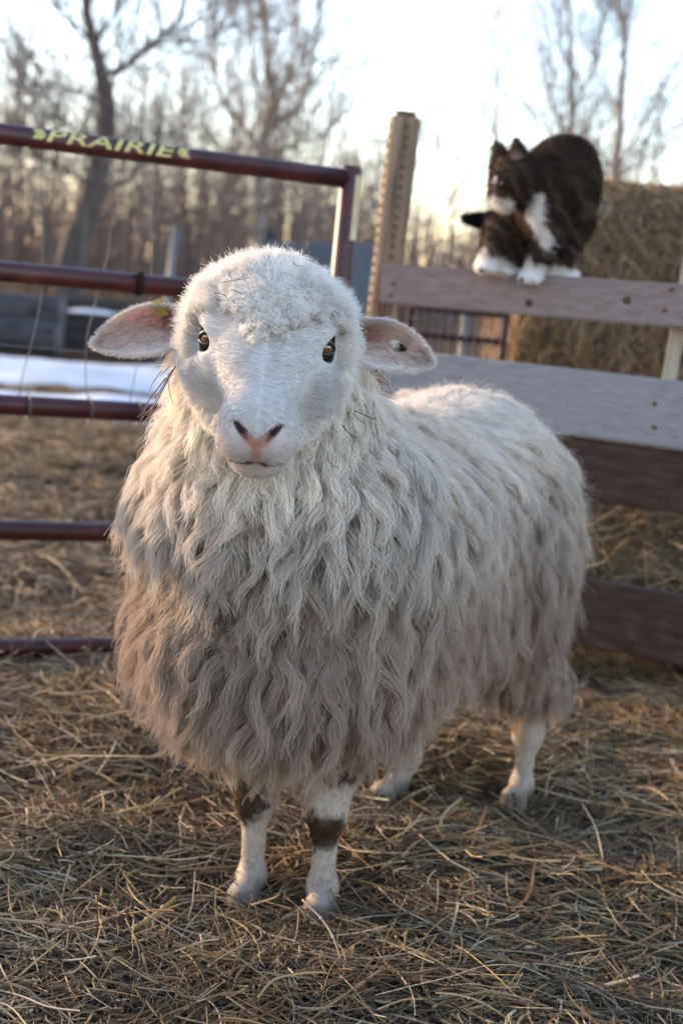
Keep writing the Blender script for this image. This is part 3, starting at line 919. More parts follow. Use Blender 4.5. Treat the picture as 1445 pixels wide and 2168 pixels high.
# the rest of the woods: one mass of brush
def build_brush():
    P = []; Rr = []; C = []
    def stems(N, y0, y1, hlo, hhi, rad, col, xw=0.48, K=6, twigs=5, upb=0.5, xr=None):
        Y = rng.uniform(y0, y1, N); X = rng.uniform(-1, 1, N) * (xw * Y + 1.0)
        if xr: X = rng.uniform(*xr, N)
        Z = ground_z(X, Y)
        gap = 1.0 - 0.45 * np.exp(-((X / np.maximum(Y, 8) - 0.045) / 0.05) ** 2)       # a lower stretch of brush right of the post
        H = rng.uniform(hlo, hhi, N) * (0.6 + 0.8 * vnoise(np.stack([X, Y, 0 * X], 1), 0.45, 3)) * gap
        lean = rng.normal(0, 0.10, (N, 2))
        s = np.linspace(0, 1, K)
        pts = np.stack([X, Y, Z], 1)[:, None] + np.stack([lean[:, :1] * s * H[:, None], lean[:, 1:] * s * H[:, None], s[None] * H[:, None]], -1)
        pts = pts + np.cumsum(rng.normal(0, 0.03, (N, K, 3)), 1) * s[None, :, None]
        r = rad * (0.5 + rng.random((N, 1))) * (1 - 0.7 * s)[None]
        c = np.array(col) * (0.6 + 0.8 * rng.random((N, 1)))
        P.append(pts); Rr.append(r); C.append(c)
        for _ in range(twigs):
            k = rng.integers(1, K - 1, N); b = pts[np.arange(N), k]
            d = unit(rng.normal(0, 1, (N, 3)) * np.array([1, 1, .5]) + np.array([0, 0, upb])); ln = H * rng.uniform(0.12, 0.38, N)
            q = b[:, None] + d[:, None] * (s[None] * ln[:, None])[..., None] + np.cumsum(rng.normal(0, 0.018, (N, K, 3)), 1) * s[None, :, None]
            P.append(q); Rr.append(r * 0.55); C.append(c * 1.1)
    stems(1200, 14, 19, 1.2, 2.8, 0.008, (0.19, 0.145, 0.125), twigs=6)
    stems(1750, 19, 30, 1.4, 3.6, 0.011, (0.19, 0.145, 0.125), twigs=6)
    stems(1250, 30, 55, 2.0, 5.0, 0.022, (0.22, 0.17, 0.15), twigs=5)
    stems(260, 1, 17, 2.0, 4.0, 0.014, (0.20, 0.16, 0.14), twigs=4, xr=(-17, -9))      # woods carried on out of view at left, added to filter the low sun
    o = hair_obj('brushwood', np.concatenate(P), np.concatenate(Rr), np.concatenate(C), M_twig)
    tag(o, 'dense brown leafless brushwood along the edge of the yard', 'brushwood', kind='stuff')
    # dry grass at its foot
    P.clear(); Rr.clear(); C.clear()
    stems(9000, 12.6, 17, 0.15, 0.60, 0.004, (0.33, 0.20, 0.11), twigs=0, K=5)
    stems(5000, 17, 30, 0.3, 0.9, 0.007, (0.30, 0.19, 0.11), twigs=0, K=5)
    o = hair_obj('dry_grass', np.concatenate(P), np.concatenate(Rr), np.concatenate(C), M_twig)
    tag(o, 'tan dry grass standing at the foot of the woods', 'grass', kind='stuff')
build_brush()

# ------------------------------------------------------------------ sheep
HS = np.array([-0.101, 1.612, 0.736])                  # middle of the skull
HF = unit(np.array([0.035, -0.80, -0.60]))             # along the face towards the muzzle
HW = unit(np.array([1.0, 0.035, 0.012])); HW = unit(HW - HF * (HW @ HF))
HU = np.cross(HW, HF)                                  # out of the forehead
HU = HU if HU[2] > 0 else -HU
HM = np.stack([HW, HF, HU], 1)                         # columns: local axes
def to_head(p): return (p - HS) @ HM
def from_head(q): return HS + np.asarray(q) @ HM.T

YAW = math.atan2(0.25, 0.43)
BA = np.array([math.sin(YAW), math.cos(YAW), 0.0])     # from chest to rump
BN = np.array([BA[1], -BA[0], 0.0])                    # to the flank that faces the camera
CH = np.array([-0.035, 1.82, 0.440]); RU = np.array([0.185, 2.205, 0.440])
BROT = np.stack([BN, BA, np.array([0, 0, 1.0])], 1)

FOOT = {  # knee and foot centres
    'fl': (at(545, 1600, 1.80), at(541, 1690, 1.765), at(533, 1860, 1.755), at(512, 1925, 1.715)),
    'fr': (at(705, 1590, 1.76), at(692, 1715, 1.735), at(682, 1880, 1.725), at(672, 1955, 1.690)),
    'hr': (at(1135, 1420, 2.24), at(1117, 1550, 2.235), at(1103, 1665, 2.215), at(1082, 1715, 2.165)),
    'hl': (at(870, 1420, 2.20), at(858, 1600, 2.20), at(838, 1660, 2.185), at(805, 1705, 2.135)),
}
def sheep_body(p):
    q = p @ BROT
    mid = (CH + RU) / 2
    L = np.linalg.norm(RU - CH)
    d = s_ell(p, mid + np.array([0, 0, -0.005]), (0.143, 0.355, 0.180), BROT)
    d = smin(d, s_ell(p, CH + np.array([0, 0, -0.025]), (0.138, 0.142, 0.180), BROT), 0.12)
    d = smin(d, s_ell(p, RU + np.array([0, 0, 0.0]), (0.138, 0.132, 0.180), BROT), 0.12)
    d = smin(d, s_ell(p, CH - BA * 0.075 + np.array([0.0, 0, -0.06]), (0.118, 0.11, 0.13), BROT), 0.10)
    # neck
    d = smin(d, s_cone(p, CH - BA * 0.03 + np.array([-0.01, 0, 0.06]), HS + np.array([0.0, 0.055, -0.045]), 0.122, 0.080), 0.08)
    # the fold under the ruff of the neck
    fold = np.minimum(s_cone(p, (-0.175, 1.735, 0.425), (-0.085, 1.655, 0.405), 0.020, 0.030), s_cone(p, (-0.085, 1.655, 0.405), (0.035, 1.690, 0.425), 0.030, 0.018))
    d = smax(d, -fold, 0.05)
    # tail stub
    d = smin(d, s_cone(p, RU + BA * 0.15 + np.array([0, 0, 0.08]), RU + BA * 0.20 + np.array([0, 0, -0.10]), 0.03, 0.02), 0.05)
    return d

def sheep_legs(p):
    d = None
    for k, (a, b, c, e) in FOOT.items():
        front = k[0] == 'f'
        topc = (CH if front else RU) + (BN * (0.07 if k[1] == 'r' else -0.07)) + np.array([0, 0, -0.12])
        g = smin(s_cone(p, topc, a, 0.085 if front else 0.078, 0.045 if front else 0.034), s_cone(p, a, b, 0.040 if front else 0.030, 0.0245 if front else 0.0215), 0.03)
        g = smin(g, s_cone(p, b, c, 0.0175, 0.0145), 0.02)
        g = smin(g, s_ell(p, b, (0.0235, 0.024, 0.032)), 0.012)
        g = smin(g, s_ell(p, c, (0.0180, 0.0190, 0.020)), 0.015)
        g = smin(g, s_cone(p, c, e + np.array([0, 0, 0.020]), 0.0155, 0.0185), 0.015)
        hoof = s_ell(p, e + np.array([0, -0.004, 0.012]), (0.0215, 0.027, 0.020))
        g = smin(g, hoof, 0.012)
        split = np.abs(p[:, 0] - e[0]) - 0.0016
        g = np.where((p[:, 1] < e[1] + 0.0) & (p[:, 2] < e[2] + 0.028), smax(g, -split, 0.004), g)
        d = g if d is None else smin(d, g, 0.02)
    return d

def head_sdf(q):
    x = np.abs(q[:, 0])
    s = np.stack([x, q[:, 1], q[:, 2]], 1)
    d = s_ell(s, (0, -0.008, -0.010), (0.068, 0.070, 0.060))
    d = smin(d, s_ell(s, (0, 0.040, 0.018), (0.055, 0.065, 0.044)), 0.03)
    d = smin(d, s_cone(s, (0, 0.045, 0.016), (0, 0.140, 0.004), 0.044, 0.0335), 0.05)          # bridge of the nose
    d = smin(d, s_ell(s, (0, 0.156, -0.010), (0.0400, 0.031, 0.0365)), 0.022)                  # muzzle
    d = smin(d, s_ell(s, (0.018, 0.166, -0.020), (0.0225, 0.018, 0.021)), 0.012)               # upper lip pads
    d = smin(d, s_cone(s, (0, 0.015, -0.048), (0, 0.138, -0.049), 0.052, 0.026), 0.025)        # lower jaw
    d = smin(d, s_ell(s, (0, 0.149, -0.057), (0.028, 0.024, 0.0185)), 0.018)                   # chin
    d = smin(d, s_ell(s, (0.043, 0.022, -0.034), (0.032, 0.056, 0.048)), 0.05)                 # cheeks
    d = smin(d, s_ell(s, (0.054, 0.036, 0.037), (0.019, 0.026, 0.013)), 0.02)                  # brow
    d = smin(d, s_ell(s, (0.056, 0.066, 0.004), (0.013, 0.020, 0.012)), 0.016)                 # bone under the eye
    # eye socket and tear groove
    d = smax(d, -s_ell(s, EYE_L, (0.0158, 0.0175, 0.0140)), 0.007)
    d = smax(d, -s_cone(s, (0.058, 0.066, 0.016), (0.051, 0.082, 0.004), 0.0035, 0.0022), 0.007)
    # nostrils: comma slits, flared to the sides
    d = smax(d, -s_cone(s, (0.0060, 0.1885, -0.006), (0.0135, 0.1845, 0.0075), 0.0018, 0.0038), 0.003)
    d = smax(d, -s_cone(s, (0.0135, 0.1845, 0.0075), (0.0230, 0.1755, 0.0150), 0.0038, 0.0026), 0.003)
    # mouth line and the cleft of the lip
    d = smax(d, -s_cone(s, (0.0, 0.186, -0.0385), (0.024, 0.172, -0.0375), 0.0040, 0.0032), 0.004)
    d = smax(d, -s_cone(s, (0.024, 0.172, -0.0375), (0.040, 0.140, -0.028), 0.0024, 0.0018), 0.004)
    d = smax(d, -s_cone(s, (0.0, 0.191, -0.006), (0.0, 0.192, -0.036), 0.0016, 0.0022), 0.003)
    return d
EYE_L = np.array([0.0615, 0.050, 0.0215])

def sheep_sdf(p):
    d = sheep_body(p)
    i = np.where(p[:, 2] < 0.36)[0]
    if len(i): d[i] = smin(d[i], sheep_legs(p[i]), 0.03)
    i = np.where(np.linalg.norm(p - HS - HF * 0.05, axis=1) < 0.26)[0]
    if len(i): d[i] = smin(d[i], head_sdf(to_head(p[i])), 0.02)
    return d
def sheep_wool_sdf(p):                                  # without the legs, for combing the fleece
    d = sheep_body(p)
    i = np.where(np.linalg.norm(p - HS - HF * 0.05, axis=1) < 0.26)[0]
    if len(i): d[i] = smin(d[i], head_sdf(to_head(p[i])), 0.02)
    return d

def build_sheep():
    root = empty('sheep', (-0.03, 1.75, 0))
    tag(root, 'woolly white sheep with dark knee patches facing the camera', 'sheep')
    v, f = surface_nets(sheep_sdf, (-0.36, 1.38, -0.06), (0.48, 2.50, 0.86), 0.009)
    bm = bmesh.new()
    bv = [bm.verts.new(p) for p in v]
    for q in f: bm.faces.new([bv[i] for i in q])
    for lev in range(3):
        bm.edges.ensure_lookup_table()
        mids = np.array([((e.verts[0].co + e.verts[1].co) / 2)[:] for e in bm.edges])
        hq = to_head(mids)
        sel = (hq[:, 1] > (0.0 if lev == 0 else 0.02)) & (np.abs(hq[:, 0]) < 0.1) & (np.abs(hq[:, 2]) < 0.085)
        if lev == 2:
            sel = sel & ((hq[:, 1] > 0.135) | (np.linalg.norm(np.stack([np.abs(hq[:, 0]), hq[:, 1], hq[:, 2]], 1) - EYE_L, axis=1) < 0.030))
        es = [e for e, s in zip(bm.edges, sel) if s]
        bmesh.ops.subdivide_edges(bm, edges=es, cuts=1, use_grid_fill=True)
    me = bpy.data.meshes.new('body'); bmesh.ops.triangulate(bm, faces=[x for x in bm.faces if len(x.verts) > 4]); bm.to_mesh(me); bm.free()
    v = np.empty(len(me.vertices) * 3); me.vertices.foreach_get('co', v); v = v.reshape(-1, 3)
    v = project(sheep_sdf, v, 3)
    me.vertices.foreach_set('co', v.ravel()); me.update()
    me.polygons.foreach_set('use_smooth', [True] * len(me.polygons))
    # ---- colours of the hide
    q = to_head(v); ax = np.abs(q[:, 0])
    nb = vnoise(v, 60)[:, None]
    c = np.array([0.62, 0.55, 0.49]) * (0.85 + 0.3 * nb)
    head = (q[:, 1] > -0.09) & (np.abs(q[:, 2]) < 0.1) & (ax < 0.11)
    face = sstep(-0.02, 0.03, q[:, 1]) * head
    c = c * (1 - face[:, None]) + np.array([0.58, 0.56, 0.55]) * face[:, None]
    def mixc(col, w):
        nonlocal c
        c = c * (1 - w[:, None]) + np.asarray(col) * w[:, None]
    s = np.stack([ax, q[:, 1], q[:, 2]], 1)
    lips = sstep(0.150, 0.178, q[:, 1]) * sstep(0.012, -0.012, q[:, 2]) * head
    mixc((0.56, 0.43, 0.385), lips * 0.40)
    mott = sstep(0.42, 0.75, vnoise(v, 70, 3)) * sstep(0.04, 0.10, q[:, 1]) * head * (ax < 0.04)
    mixc((0.42, 0.385, 0.37), mott * 0.35)
    # nose leather: a pink Y between the nostrils
    yw = np.minimum(s_cone(s, (0, 0.19, -0.034), (0, 0.19, -0.006), 0.0035, 0.006), s_cone(s, (0.002, 0.19, -0.003), (0.0215, 0.177, 0.0145), 0.0068, 0.0032))
    mixc((0.50, 0.27, 0.225), 1 - sstep(-0.002, 0.004, yw))
    rim = s_cone(s, (0.003, 0.188, 0.005), (0.021, 0.177, 0.0185), 0.0011, 0.0011)
    mixc((0.20, 0.09, 0.07), (1 - sstep(0.0, 0.0016, rim)) * 0.9)
    nos = np.minimum(s_cone(s, (0.0080, 0.1875, -0.003), (0.0135, 0.1845, 0.0070), 0.0014, 0.0049), s_cone(s, (0.0135, 0.1845, 0.0070), (0.0235, 0.1755, 0.0148), 0.0049, 0.0037))
    mixc((0.025, 0.012, 0.011), 1 - sstep(-0.0012, 0.0008, nos))
    mo = np.minimum(s_cone(s, (0.0, 0.186, -0.0385), (0.024, 0.172, -0.0375), 0.0054, 0.0046), s_cone(s, (0.024, 0.172, -0.0375), (0.036, 0.150, -0.031), 0.002, 0.001))
    mixc((0.10, 0.05, 0.042), 1 - sstep(-0.0008, 0.0014, mo))
    cl = s_cone(s, (0.0, 0.191, -0.006), (0.0, 0.192, -0.036), 0.0012, 0.0014)
    mixc((0.22, 0.10, 0.08), 1 - sstep(0, 0.0014, cl))
    # dark lids and the tear spot
    eyd = s_ell(s, EYE_L, (0.0165, 0.0185, 0.015))
    mixc((0.30, 0.255, 0.235), (1 - sstep(0.003, 0.009, eyd)) * 0.5)  # soft grey shading round the eye, painted into the hide
    mixc((0.030, 0.019, 0.015), 1 - sstep(0.0010, 0.0040, eyd))
    tear = s_cone(s, (0.060, 0.064, 0.016), (0.052, 0.080, 0.005), 0.002, 0.003)
    mixc((0.10, 0.07, 0.065), (1 - sstep(-0.001, 0.003, tear)) * np.where(q[:, 0] > 0, 1.0, 0.35))
    # legs: pale, dark knees, grey hooves
    low = 1 - sstep(0.20, 0.26, v[:, 2])
    mixc((0.43, 0.355, 0.29), low)
    for k, (a, b, c_, e) in FOOT.items():
        if k == 'fl': kd = s_ell(v, b + np.array([-0.008, -0.012, 0.004]), (0.026, 0.023, 0.031))
        elif k == 'fr':
            kd = np.minimum(s_ell(v, b + np.array([-0.002, -0.016, -0.022]), (0.028, 0.024, 0.027)), s_ell(v, b + np.array([0.004, -0.004, 0.070]), (0.050, 0.055, 0.030)))
        elif k == 'hr': kd = s_ell(v, b + np.array([-0.026, 0.0, 0.03]), (0.012, 0.03, 0.03))
        else: continue
        wob = (vnoise(v, 140) - 0.5) * 0.014 + (vnoise(v, 45) - 0.5) * 0.016
        mixc((0.045, 0.026, 0.014) if k != 'hr' else (0.22, 0.11, 0.05), (1 - sstep(-0.004, 0.004, kd + wob)) * (v[:, 2] < 0.34))
        
    for k, (a, b, c_, e) in FOOT.items():
        nearf = np.linalg.norm(v[:, :2] - e[:2], axis=1) < 0.07
        mixc((0.30, 0.24, 0.185), (1 - sstep(0.04, 0.09, v[:, 2] - e[2])) * nearf * 0.55)
        mixc((0.15, 0.12, 0.092), (1 - sstep(0.030, 0.036, v[:, 2] - e[2] + 0.006 * (vnoise(v, 80) - .5))) * nearf)
    set_color_attr(me, c)
    me.materials.append(M_skin)
    body = link(bpy.data.objects.new('body', me), root)
    tv, tt = mesh_arrays(me)
    build_eyes(root)
    build_ears(root)
    build_fleece(root, tv, tt, c)
    return root

def build_eyes(root):
    for sg in (-1, 1):
        n = 28; r = 0.0148
        ctr = from_head(EYE_L * np.array([sg, 1, 1]) + np.array([-sg * 0.0034, -0.0032, -0.0034]))
        out = unit(HW * sg * 0.62 + HF * 0.38 + HU * 0.58)
        out = unit(unit(np.array([0.0, 0, CAM_H]) - ctr) * 0.55 + out * 0.6)
        horiz = unit(np.cross(np.array([0, 0, 1.0]) , out)); vert = np.cross(out, horiz)
        V = []; C = []; F = []
        for i in range(n + 1):
            th = math.pi * 0.62 * i / n
            for j in range(40):
                an = 2 * math.pi * j / 40
                rr = r * (1.0 + 0.06 * max(0, 1 - (th / 0.75) ** 2))
                V.append(ctr + rr * (math.cos(th) * out + math.sin(th) * (math.cos(an) * horiz + math.sin(an) * vert)))
                xx, yy = math.sin(th) * math.cos(an), math.sin(th) * math.sin(an)
                pup = (abs(xx) / 0.36) ** 4 + (abs(yy) / 0.14) ** 4
                k = 0.8 + 0.4 * random.random()
                if pup < 1: C.append((0.006, 0.005, 0.005))
                elif th < 0.78: C.append(tuple(np.array((0.17, 0.078, 0.030)) * k * (0.85 if yy < -0.2 else 0.8)))
                elif th < 0.90: C.append((0.03, 0.016, 0.010))
                else: C.append((0.10, 0.07, 0.06))
        for i in range(n):
            for j in range(40):
                F.append((i * 40 + j, (i + 1) * 40 + j, (i + 1) * 40 + (j + 1) % 40, i * 40 + (j + 1) % 40))
        o = eye = mesh_obj('eye', V, F, M_eye, root)
        set_color_attr(o.data, np.array(C))
        # upper and lower lid: dark rims lying on the ball, with a few lashes above
        for nm, sgn, lift in (('upper_lid', 1, 0.34), ('lower_lid', -1, 0.58)):
            path = []
            for t in np.linspace(-1, 1, 15):
                hx = t * 0.98; vy = sgn * lift * (1 - t * t) - 0.14 * t * sg
                w = max(0.0, 1 - hx * hx * 0.92 - vy * vy)
                path.append(ctr + r * 1.03 * (hx * horiz + vy * vert + math.sqrt(w) * out))
            v_, f_ = tube(path, [0.0016 + (0.0028 if sgn > 0 else 0.0014) * (1 - abs(t)) for t in np.linspace(-1, 1, 15)], 8)
            sub(mesh_obj(nm, v_, f_, M_lid, root), eye)
M_eye = attr_mat('sheep eye', 0.04, 0.6)
M_eye.node_tree.nodes['Principled BSDF'].inputs['Coat Weight'].default_value = 1.0
M_eye.node_tree.nodes['Principled BSDF'].inputs['Coat Roughness'].default_value = 0.02
M_lid = flat_mat('dark eyelid', (0.022, 0.014, 0.011), 0.45, 0.4)

EARS = {}
def build_ears(root):
    for sg in (-1, 1):
        base = from_head((sg * 0.062, -0.020, 0.004))
        tip = at(197, 728, 1.655) if sg < 0 else at(916, 768, 1.665)
        ax = tip - base; L = np.linalg.norm(ax); ax = ax / L
        # width direction: nearly vertical; the cup opens to the front
        wd = np.array([0.0, -0.10, 1.0]); wd = unit(wd - ax * (wd @ ax))
        op = np.cross(ax, wd); op = op if op[1] < 0 else -op
        nu, nv = 34, 18
        V = []; C = []
        for layer in (0, 1):
            for i in range(nu + 1):
                t = i / nu
                h = 0.0285 * (1 - max(0, (t - 0.48) / 0.52) ** 2.0) ** 0.80 * (0.42 + 0.58 * float(sstep(0.05, 0.48, np.array(t))))
                mid = base + ax * (L * t) + wd * (0.004 * math.sin(math.pi * min(1, t * 1.05)) - 0.009 * (1 - t)) + op * (0.004 * math.sin(3 * t))
                cup = 0.80 * (1 - t) + 0.16
                for j in range(nv + 1):
                    s = -1 + 2 * j / nv
                    depth = -(1 - s * s) * h * cup
                    curl = 0.25 * (1 - t) * abs(s) ** 3 * h
                    p = mid + wd * (h * s * (1.0 if s < 0 else 0.93)) + op * (depth + curl)
                    th = 0.0016 + 0.0016 * (1 - abs(s))
                    p = p - op * th * layer
                    rim = abs(s) ** 5 + float(sstep(np.array(0.90), np.array(1.0), np.array(t))) * 0.8
                    V.append(p)
                    if layer == 0:
                        pink = max(0, 1 - abs(s - 0.15) * 1.9) * float(1 - sstep(np.array(0.35), np.array(0.85), np.array(t)))
                        streak = 0.65 + 0.5 * float(vnoise(np.array([[t * 6, s * 9, sg * 2.0]]), 1.0)[0])
                        col = np.array([0.52, 0.43, 0.395]) * streak ** 0.6
                        col = col * (1 - pink * 0.65) + np.array([0.40, 0.145, 0.105]) * pink * 0.65
                        ink = float(1 - sstep(np.array(0.42), np.array(0.56), np.array(t + 0.10 * abs(s)))) * max(0, 1 - (s / 0.8) ** 2)
                        col = col * (1 - 0.55 * ink) + np.array([0.26, 0.11, 0.08]) * 0.55 * ink
                        col = col * (1 - min(1, rim)) + np.array([0.72, 0.67, 0.63]) * min(1, rim)
                    else:
                        col = np.array([0.68, 0.62, 0.58])
                    # freckles near the tip, and the ragged tag hole of the ear on the right
                    for (ft, fs, fr) in ((0.90, 0.1, 0.016), (0.86, 0.45, 0.012), (0.80, 0.62, 0.011), (0.60, -0.55, 0.009), (0.95, -0.1, 0.011)):
                        if abs((t - ft)) / fr < 1.4 and math.hypot((t - ft) / fr, (s - fs) / (fr * 5.0)) < 1: col = col * 0.35
                    if sg > 0:
                        if math.hypot((t - 0.640) / 0.030, (s - 0.12) / 0.17) < 1: col = np.array([0.82, 0.80, 0.78])
                        if math.hypot((t - 0.700) / 0.038, (s - 0.06) / 0.22) < 1: col = np.array([0.035, 0.022, 0.018])
                    C.append(col)
        n1 = (nu + 1) * (nv + 1); F = []
        for i in range(nu):
            for j in range(nv):
                a = i * (nv + 1) + j
                F.append((a, a + 1, a + nv + 2, a + nv + 1)); F.append((n1 + a, n1 + a + nv + 1, n1 + a + nv + 2, n1 + a + 1))
        edge = [i * (nv + 1) for i in range(nu + 1)] + [nu * (nv + 1) + j for j in range(1, nv + 1)] + [i * (nv + 1) + nv for i in range(nu - 1, -1, -1)]
        for a, b in zip(edge[:-1], edge[1:]): F.append((a, a + nv * 0 + 0, b, b)[:1] + (b, n1 + b, n1 + a))
        o = mesh_obj('ear', V, F, M_ear, root)
        set_color_attr(o.data, np.array(C))
        EARS[sg] = (np.array(V).reshape(2, nu + 1, nv + 1, 3), np.array(C).reshape(2, nu + 1, nv + 1, 3), ax, wd, op)
        if sg < 0:
            # yellow loop tag clipped over the top edge of the ear
            G = EARS[sg][0]; i = 14
            bm = bmesh.new()
            c0 = G[0, i, nv]; path = [G[0, i, nv - 5] + op * 0.004, G[0, i, nv - 3] + op * 0.0042, G[0, i, nv - 1] + op * 0.004 + wd * 0.001, c0 + wd * 0.0045, c0 - op * 0.007 + wd * 0.001, G[1, i, nv - 3] - op * 0.004]
            V2 = []; F2 = []
            for k, p in enumerate(path):
                tg = unit(path[min(k + 1, len(path) - 1)] - path[max(k - 1, 0)]); nn = unit(np.cross(ax, tg))
                for e in ((-0.0062, -0.0009), (0.0062, -0.0009), (0.0062, 0.0009), (-0.0062, 0.0009)):
                    V2.append(p + ax * e[0] + nn * e[1])
            for k in range(len(path) - 1):
                for m in range(4): F2.append((k * 4 + m, k * 4 + (m + 1) % 4, k * 4 + 4 + (m + 1) % 4, k * 4 + 4 + m))
            F2 += [(0, 1, 2, 3), tuple(len(V2) - 1 - m for m in range(4))]
            sub(mesh_obj('ear_tag', V2, F2, M_tagy, root, smooth=False), o)

def comb(sdf, p, K, length, lift, down, flow, height, wob, seed):
    """grow guide strands over the body: they fall with gravity and stay on top of the hide"""
    N = len(p); out = np.empty((N, K, 3)); out[:, 0] = p
    n0 = grad(sdf, p)
    step = (length / (K - 1))[:, None]
    g = np.array([0, 0, -1.0])
    dirv = n0.copy()
    ph = rng.random(N) * 6.28
    side = unit(np.cross(n0, g + rng.normal(0, .12, (N, 3))))
    for k in range(1, K):
        s = k / (K - 1)
        n = grad(sdf, out[:, k - 1])
        want = n * (lift * (1 - s) ** 1.5)[:, None] + g * (down * min(1.0, 0.25 + s))[:, None] + flow
        want = want + side * (wob * np.cos(ph + s * 8.0))[:, None]
        dirv = unit(dirv * 0.45 + unit(want))
        q = out[:, k - 1] + dirv * step
        dd = sdf(q); hh = height * math.sin(min(1.0, s * 1.4) * math.pi / 2)
        push = np.maximum(hh - dd, 0)
        q = q + n * push[:, None]
        out[:, k] = q
    return out, side

def locks(guide, side, n0, nst, radius, tip_r, frizz, wave, col, colvar, r0, len_var=0.12, curl=0.0, prof_pow=None, phase=0.5):
    """turn each guide into a tapering lock of strands"""
    N, K = guide.shape[:2]
    s = np.linspace(0, 1, K)
    bi = unit(np.cross(n0, side))
    an = rng.random((N, nst)) * 6.28; rr = np.sqrt(rng.random((N, nst))) * radius[:, None]
    off = (np.cos(an) * rr)[..., None] * side[:, None] + (np.sin(an) * rr)[..., None] * bi[:, None]
    prof = 1 - (1 - tip_r) * (sstep(0.0, 1.0, s) ** 0.8 if prof_pow is None else s ** prof_pow)
    lv = 1 - len_var * rng.random((N, nst)) * 2.0
    # sample the guide at the shortened parameter
    u = s[None, None] * lv[..., None] * (K - 1)
    i0 = np.minimum(u.astype(int), K - 2); fr = (u - i0)[..., None]
    gi = np.arange(N)[:, None, None]
    base = guide[gi, i0] * (1 - fr) + guide[gi, i0 + 1] * fr
    pts = base + off[:, :, None] * prof[None, None, :, None]
    ph = rng.random((N, 1, 1)) * 6.28 + rng.normal(0, phase, (N, nst, 1))
    wv = wave[:, None, None] * s * np.sin(ph + s * 9.0)
    pts = pts + wv[..., None] * side[:, None, None]
    if curl:
        pts = pts + (curl * s * np.cos(ph * 1.7 + s * 14))[..., None] * bi[:, None, None] + (curl * s * np.sin(ph * 1.7 + s * 14))[..., None] * side[:, None, None]
    wand = np.cumsum(rng.normal(0, 1, (N, nst, K, 3)), axis=2) * frizz
    pts = pts + wand * s[None, None, :, None]
    rad = r0 * (1 - 0.65 * s ** 2)[None, None] * (0.7 + 0.6 * rng.random((N, nst, 1)))
    c = col[:, None] * (1 + colvar * rng.normal(0, 1, (N, nst, 1)))
    return pts.reshape(-1, K, 3), np.broadcast_to(rad, (N, nst, K)).reshape(-1, K), c.reshape(-1, 3)

